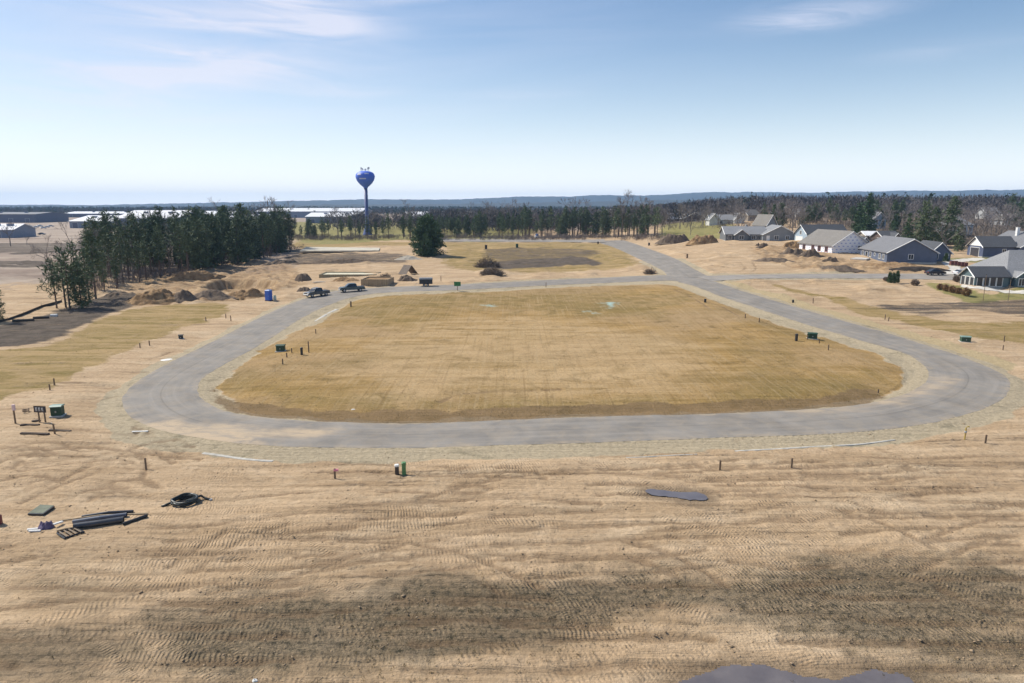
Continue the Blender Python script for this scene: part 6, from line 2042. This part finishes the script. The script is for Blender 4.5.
# concrete kerb runs showing white at the verge
def kerb(label, pts, w=.34, h=.13):
    pl = smooth_open(poly(pts), 6); n = len(pl)
    d = np.gradient(pl, axis=0); d /= np.linalg.norm(d, axis=1, keepdims=True); nr_ = np.stack([-d[:, 1], d[:, 0]], 1)
    z = ground_h(pl[:, 0], pl[:, 1]); z = np.convolve(np.pad(z, 2, mode='edge'), np.ones(5) / 5, 'valid')
    c = pl.mean(0); V = []
    for o_, zz_ in ((-w / 2, -.2), (-w / 2, h - .03), (-w / 2 + .04, h), (w / 2 - .04, h), (w / 2, h - .03), (w / 2, -.2)):
        V.append(np.column_stack([pl - c + nr_ * o_, z + zz_ - z.mean()]))
    V = np.vstack(V); idx = np.arange(6 * n).reshape(6, n)
    q = np.stack([idx[:-1, :-1].ravel(), idx[:-1, 1:].ravel(), idx[1:, 1:].ravel(), idx[1:, :-1].ravel()], 1)
    caps = np.array([[idx[0, 0], idx[1, 0], idx[4, 0], idx[5, 0]], [idx[5, -1], idx[4, -1], idx[1, -1], idx[0, -1]]])
    o = mesh_np('kerb', V, np.vstack([q, caps]), mat('kerb_concrete', (.44, .42, .37), .9, var=.3, scale=1.6))
    o.location = (c[0], c[1], float(z.mean()))
    return tag(o, label, 'kerb')


kerb('white concrete kerb run below the sandy spill on the left', [(203, 452), (222, 454.5), (245, 457.5), (273, 459.5)], .36, .05)
kerb('white concrete kerb run on the verge below the right bend', [(735, 450.5), (790, 447.5), (850, 443.5), (895, 438.5)], .26, .05)
kerb('short white kerb run between gravel and sand near the middle', [(626, 456), (660, 455), (697, 453.3)], .16, .04)
kerb('long white kerb strip on the inner edge of the left arm', [(316, 321.5), (327, 313.5), (337, 308.0)], .7, .03)

# ---------------------------------------------------------------- planting and street side things on the right
def shrub(label, px, py, w, h, seed, m, group=None, name='shrub', cone=False):
    p = gp(px, py); rng = np.random.default_rng(seed)
    o = thing(name, label, 'shrub', tuple(p), 0, group)
    n = 130
    t_ = rng.uniform(0, 1, n); th = rng.uniform(0, 6.283, n)
    prof_ = (1 - t_ ** 2.2) if cone else np.sin(np.pi * np.clip(t_ * .85 + .12, 0, 1))
    r = w / 2 * prof_ * np.sqrt(rng.uniform(.2, 1, n))
    C = np.stack([r * np.cos(th), r * np.sin(th), t_ * h * .9 + .1], 1); D = np.stack([np.cos(th), np.sin(th), np.full(n, .8)], 1)
    V, F, var = blades(C, D, 8, .34, .05, rng, .8, .4)
    mesh_np('foliage', V, F, m, o, attrs={'var': var})
    MB().tube([(0, 0, -.2), (0, 0, h * .6)], .05, 5).tube([(0, 0, .1), (.15, .05, h * .5)], .03, 4).tube([(0, 0, .1), (-.12, -.08, h * .5)], .03, 4).build('stem', M_BARK, o)
    return o


M_RUST = leaf_mat('rusty_shrub', (.20, .12, .06), (.36, .24, .14), .9)
for i, (px, py, w_, lb) in enumerate(((940, 290, 1.0, 'rusty brown round shrub, leftmost of the row before the teal house'), (946, 291.5, 1.05, 'second rusty round shrub from the left in the row'), (952, 293, 1.2, 'middle rusty round shrub of the row'),
                                      (958.5, 294, 1.0, 'second rusty round shrub from the right in the row'), (966, 296, 1.45, 'largest rusty round shrub at the right end of the row'))):
    shrub(lb, px, py, w_ * 1.15, w_ * 1.05, 400 + i, M_RUST, 'rusty shrub row')
for i, (px, py, h_, lb) in enumerate(((889.5, 283, 2.4, 'dark narrow evergreen at left of the trio beside the side street'), (893, 283.5, 2.3, 'middle dark narrow evergreen of the trio beside the side street'), (897, 282.5, 2.8, 'tallest dark narrow evergreen at right of the trio'))):
    shrub(lb, px, py, .8, h_, 410 + i, M_SPRUCE, 'narrow evergreens by the street', 'evergreen_shrub', True)
shrub('small dark low bush left of the narrow evergreen trio', 886, 281, .9, .6, 420, M_BRUSHW)
shrub('grey brown bush at the street beside the white car', 956, 282, 1.4, 1.2, 421, M_BRUSHW)
shrub('grey brush clump between the evergreen trio and shrub row', 915, 285.5, 1.6, 1.1, 422, M_BRUSHW)
shrub('black green columnar bush by the driveway end', 945.5, 263, 1.2, 2.3, 423, M_SPRUCE, None, 'evergreen_shrub', True)
for i in range(5):
    p = gp(951.5 + i * 3.4, 265.6 + i * .25)
    o = thing('block_pallet', 'pallet of dark red blocks in the line by the driveway', 'block pallet', (p.x, p.y, p.z), -.1, 'pallets of red blocks')
    MB().bev(-.43, .43, -.5, .5, .14, 1.15 + .08 * (i % 2), .03).build('blocks', M_BRICK, o); MB().box(-.45, .45, -.5, -.35, -.1, .13).box(-.45, .45, -.08, .08, -.1, .13).box(-.45, .45, .35, .5, -.1, .13).box(-.46, .46, -.51, .51, .131, .138).build('pallet', M_WOOD, o)
for px, py, h_, lb in ((983, 301, 5.2, 'tall thin dark pole on the lawn before the glazed porch'), (1008, 301, 4.2, 'shorter thin dark pole on the lawn by the teal house wall')):
    p = gp(px, py)
    o = thing('thin_pole', lb, 'pole', tuple(p))  # plain thin post with a cap, carries no lamp
    MB().tube([(0, 0, -.3), (0, 0, h_)], [.06, .045], 7).build('shaft', M_STAKE, o); MB().lathe([(.05, h_), (.09, h_ + .05), (.09, h_ + .15), (.03, h_ + .2)], 8).build('cap', M_BLACK, o)
# driveways and walks
def paved(name, pts, m, lift=.06):
    w = poly(pts); sm = smooth_closed(w, 3)
    lo, hi = sm.min(0), sm.max(0)
    xs = np.linspace(lo[0], hi[0], 70); ys = np.linspace(lo[1], hi[1], 50); X, Y = np.meshgrid(xs, ys)
    ins = inside(X.ravel(), Y.ravel(), sm).reshape(X.shape)
    idx = np.arange(X.size).reshape(X.shape)
    k_ = ins[:-1, :-1] & ins[1:, :-1] & ins[:-1, 1:] & ins[1:, 1:]
    q = np.stack([idx[:-1, :-1][k_], idx[:-1, 1:][k_], idx[1:, 1:][k_], idx[1:, :-1][k_]], -1)
    Zz = ground_h(X.ravel(), Y.ravel()) + lift
    used, inv = np.unique(q, return_inverse=True)
    o = mesh_np(name, np.stack([X.ravel(), Y.ravel(), Zz], 1)[used], inv.reshape(-1, 4), m, smooth=True)
    return tag(o, kind='structure')


M_DRIVE = mat('driveway_concrete', (.55, .52, .46), .9, var=.12, scale=.5)
paved('driveway', [(940, 261.5), (973, 257.5), (985, 258.5), (985, 260), (966, 262), (962, 268), (962, 275), (940, 275), (948, 268)], M_DRIVE)
paved('path', [(962, 286.5), (975, 289.6), (1000, 290.2), (1024, 292), (1060, 292), (1060, 294.3), (1020, 294.4), (985, 292.6), (962, 289.5)], M_DRIVE)
slab_thing('concrete_pad', 'small pale step slab in front of the blue house corner', 'concrete pad', [(850, 260.5), (866, 261.5), (870, 259.5), (856, 258.5)], .3, M_CONC)

# silt fence and rolled mats at the far left
pl = [gp(x_, y_) for x_, y_ in ((-12, 324), (8, 319.5), (24, 314.5), (42, 308.5), (62, 302))]
o = thing('silt_fence', 'low black silt fence running from the left edge to the pine trunks', 'silt fence', tuple(pl[0]))
mb = MB()
for a_, b_ in zip(pl[:-1], pl[1:]):
    A_, B_ = a_ - pl[0], b_ - pl[0]; d_ = (B_ - A_).normalized(); n_ = Vector((-d_.y, d_.x, 0)) * .02
    mb.add([A_ - n_ + Vector((0, 0, -.3)), B_ - n_ + Vector((0, 0, -.3)), B_ + n_ + Vector((0, 0, -.3)), A_ + n_ + Vector((0, 0, -.3)), A_ - n_ + Vector((0, 0, .42)), B_ - n_ + Vector((0, 0, .42)), B_ + n_ + Vector((0, 0, .42)), A_ + n_ + Vector((0, 0, .42))],
           [(3, 2, 1, 0), (4, 5, 6, 7), (0, 1, 5, 4), (1, 2, 6, 5), (2, 3, 7, 6), (3, 0, 4, 7)])
mb.build('fabric', M_FABRIC, o)
for a_ in pl:
    A_ = a_ - pl[0]; MB().box(A_.x - .03, A_.x + .03, A_.y - .1, A_.y - .04, A_.z - .3, A_.z + .6).build('post', M_STAKE, o)
for px, py, ln, lb in ((23, 321.5, 3.2, 'dark rolled mat lying on the grey soil, left one'), (41, 319, 2.4, 'dark rolled mat lying on the grey soil, right one')):
    p = gp(px, py)
    o = MB().tube([(-ln / 2, 0, .18), (0, .1, .2), (ln / 2, .3, .18)], .24, 10).build('rolled_mat', M_FABRIC); o.location = p; o.rotation_euler = (0, 0, .2)
    tag(o, lb, 'rolled mat')
p = gp(54, 316.5)
o = MB().bev(-.55, .55, -.3, .3, -.1, .4, .05).build('white_block', M_WSHEET); o.location = p; o.rotation_euler = (0, 0, .2)
tag(o, 'white block at the right end of the dark rolled mats', 'block')
for px, py, h_, lb in ((10.8, 243.5, 1, ''),):
    pass

# ---------------------------------------------------------------- loose clods, stones and dry weeds: nobody could count them
def scatter_clods():
    rng = np.random.default_rng(5)
    n = 9000
    ang = rng.uniform(-.70, .70, n); r = 26 + (150 - 26) * rng.uniform(0, 1, n) ** 1.7
    x = r * np.sin(ang); y = r * np.cos(ang)
    loop, st, ea, d_out, d_in = trenchless(x, y)
    lot = sdf(x, y, LOT, 5)
    k = (np.minimum(np.minimum(loop, st), ea) > .4) & (lot < .2) & (fbm(x * .18, y * .3, 61, 3) > .44) & (sdf(x, y, PG['puddle1'], 3) < -.5) & (sdf(x, y, PG['puddle2'], 3) < -.5)
    x, y = x[k], y[k]; n = len(x); z = ground_h(x, y)
    s = np.exp(rng.normal(-3.3, .45, n)).clip(.018, .11)
    oct_ = np.array([[1, 0, 0], [0, 1, 0], [-1, 0, 0], [0, -1, 0], [0, 0, .8], [0, 0, -.6]], float)
    V = oct_[None] * s[:, None, None] * rng.uniform(.6, 1.4, (n, 6, 1)) * np.array([1.3, .9, .7])
    a = rng.uniform(0, 6.28, n); ca, sa = np.cos(a), np.sin(a)
    X = V[..., 0] * ca[:, None] - V[..., 1] * sa[:, None] + x[:, None]; Y = V[..., 0] * sa[:, None] + V[..., 1] * ca[:, None] + y[:, None]; Zc = V[..., 2] + z[:, None] + s[:, None] * .12
    f = np.array([[0, 1, 4], [1, 2, 4], [2, 3, 4], [3, 0, 4], [1, 0, 5], [2, 1, 5], [3, 2, 5], [0, 3, 5]])
    F = (f[None] + 6 * np.arange(n)[:, None, None]).reshape(-1, 3)
    var = np.repeat(rng.uniform(0, 1, n), 6)
    o = mesh_np('dirt_clods', np.stack([X.ravel(), Y.ravel(), Zc.ravel()], 1), F, leaf_mat('clod_earth', (.20, .145, .092), (.42, .31, .20), .97), attrs={'var': var})
    tag(o, kind='stuff')


scatter_clods()


def scatter_weeds():
    rng = np.random.default_rng(6)
    n = 26000
    ang = rng.uniform(-.70, .70, n); r = 26 + (215 - 26) * rng.uniform(0, 1, n) ** 1.25
    x = r * np.sin(ang); y = r * np.cos(ang)
    loop, st, ea, d_out, d_in = trenchless(x, y)
    lot = sdf(x, y, LOT, 5)
    pr = np.where(lot > .3, .45, 0.03)
    for k_, s_ in (('moss1', .8), ('moss2', .5), ('moss4', .5), ('band_left', .6), ('band_right', .7), ('topsoil_right', .9), ('lotedge', .9), ('gold_mid', .6)):
        pr = np.where(sdf(x, y, PG[k_], 5) > -1, np.maximum(pr, s_), pr)
    k = (np.minimum(np.minimum(loop, st), ea) > .8) & (rng.uniform(0, 1, n) < pr * (fbm(x * .2, y * .3, 63, 3) > .45))
    x, y = x[k], y[k]; z = ground_h(x, y)
    C = np.stack([x, y, z + .04], 1); D = np.tile([0, 0, 1.0], (len(x), 1))
    V, F, var = blades(C, D, 5, .085, .014, rng, .8, .5)
    o = mesh_np('dry_weeds', V, F, leaf_mat('dry_weed', (.13, .10, .045), (.36, .27, .14), .95), attrs={'var': var})
    tag(o, kind='stuff')


scatter_weeds()


def scatter_undergrowth():
    """bare brush under the pine row, in the plantation and round the houses"""
    rng = np.random.default_rng(8)
    px = np.concatenate([rng.uniform(292, 662, 900), rng.uniform(860, 1060, 650), rng.uniform(664, 860, 380)])
    py = np.concatenate([240.6 - rng.uniform(-.3, 3.0, 900), rng.uniform(222, 247, 650), rng.uniform(217, 230, 380)])
    pts = np.array([tuple(P(a, b))[:2] for a, b in zip(px, py)])
    g = np.stack([rng.uniform(-128, -94.5, 700), rng.uniform(142, 312, 700)], 1)
    g = g[(g[:, 0] / g[:, 1] * F_PX + 512) > 82]
    pts = np.vstack([pts, g])
    x, y = pts[:, 0], pts[:, 1]
    keep = fbm(x * .07, y * .07, 67, 3) > .40
    x, y = x[keep], y[keep]; z = base_h(x, y)
    h = rng.uniform(.8, 2.8, len(x)); kk = 7
    C = np.stack([np.repeat(x, kk) + rng.normal(0, .8, len(x) * kk), np.repeat(y, kk) + rng.normal(0, .8, len(x) * kk), np.repeat(z, kk) + np.repeat(h, kk) * rng.uniform(.1, .9, len(x) * kk)], 1)
    D = np.tile([0, 0, 1.0], (len(C), 1))
    V, F, var = blades(C, D, 6, 1.0, .05, rng, .7, .5)
    o = mesh_np('undergrowth', V, F, leaf_mat('bare_undergrowth', (.10, .08, .068), (.25, .21, .185), .95), attrs={'var': var})
    tag(o, kind='stuff')


scatter_undergrowth()
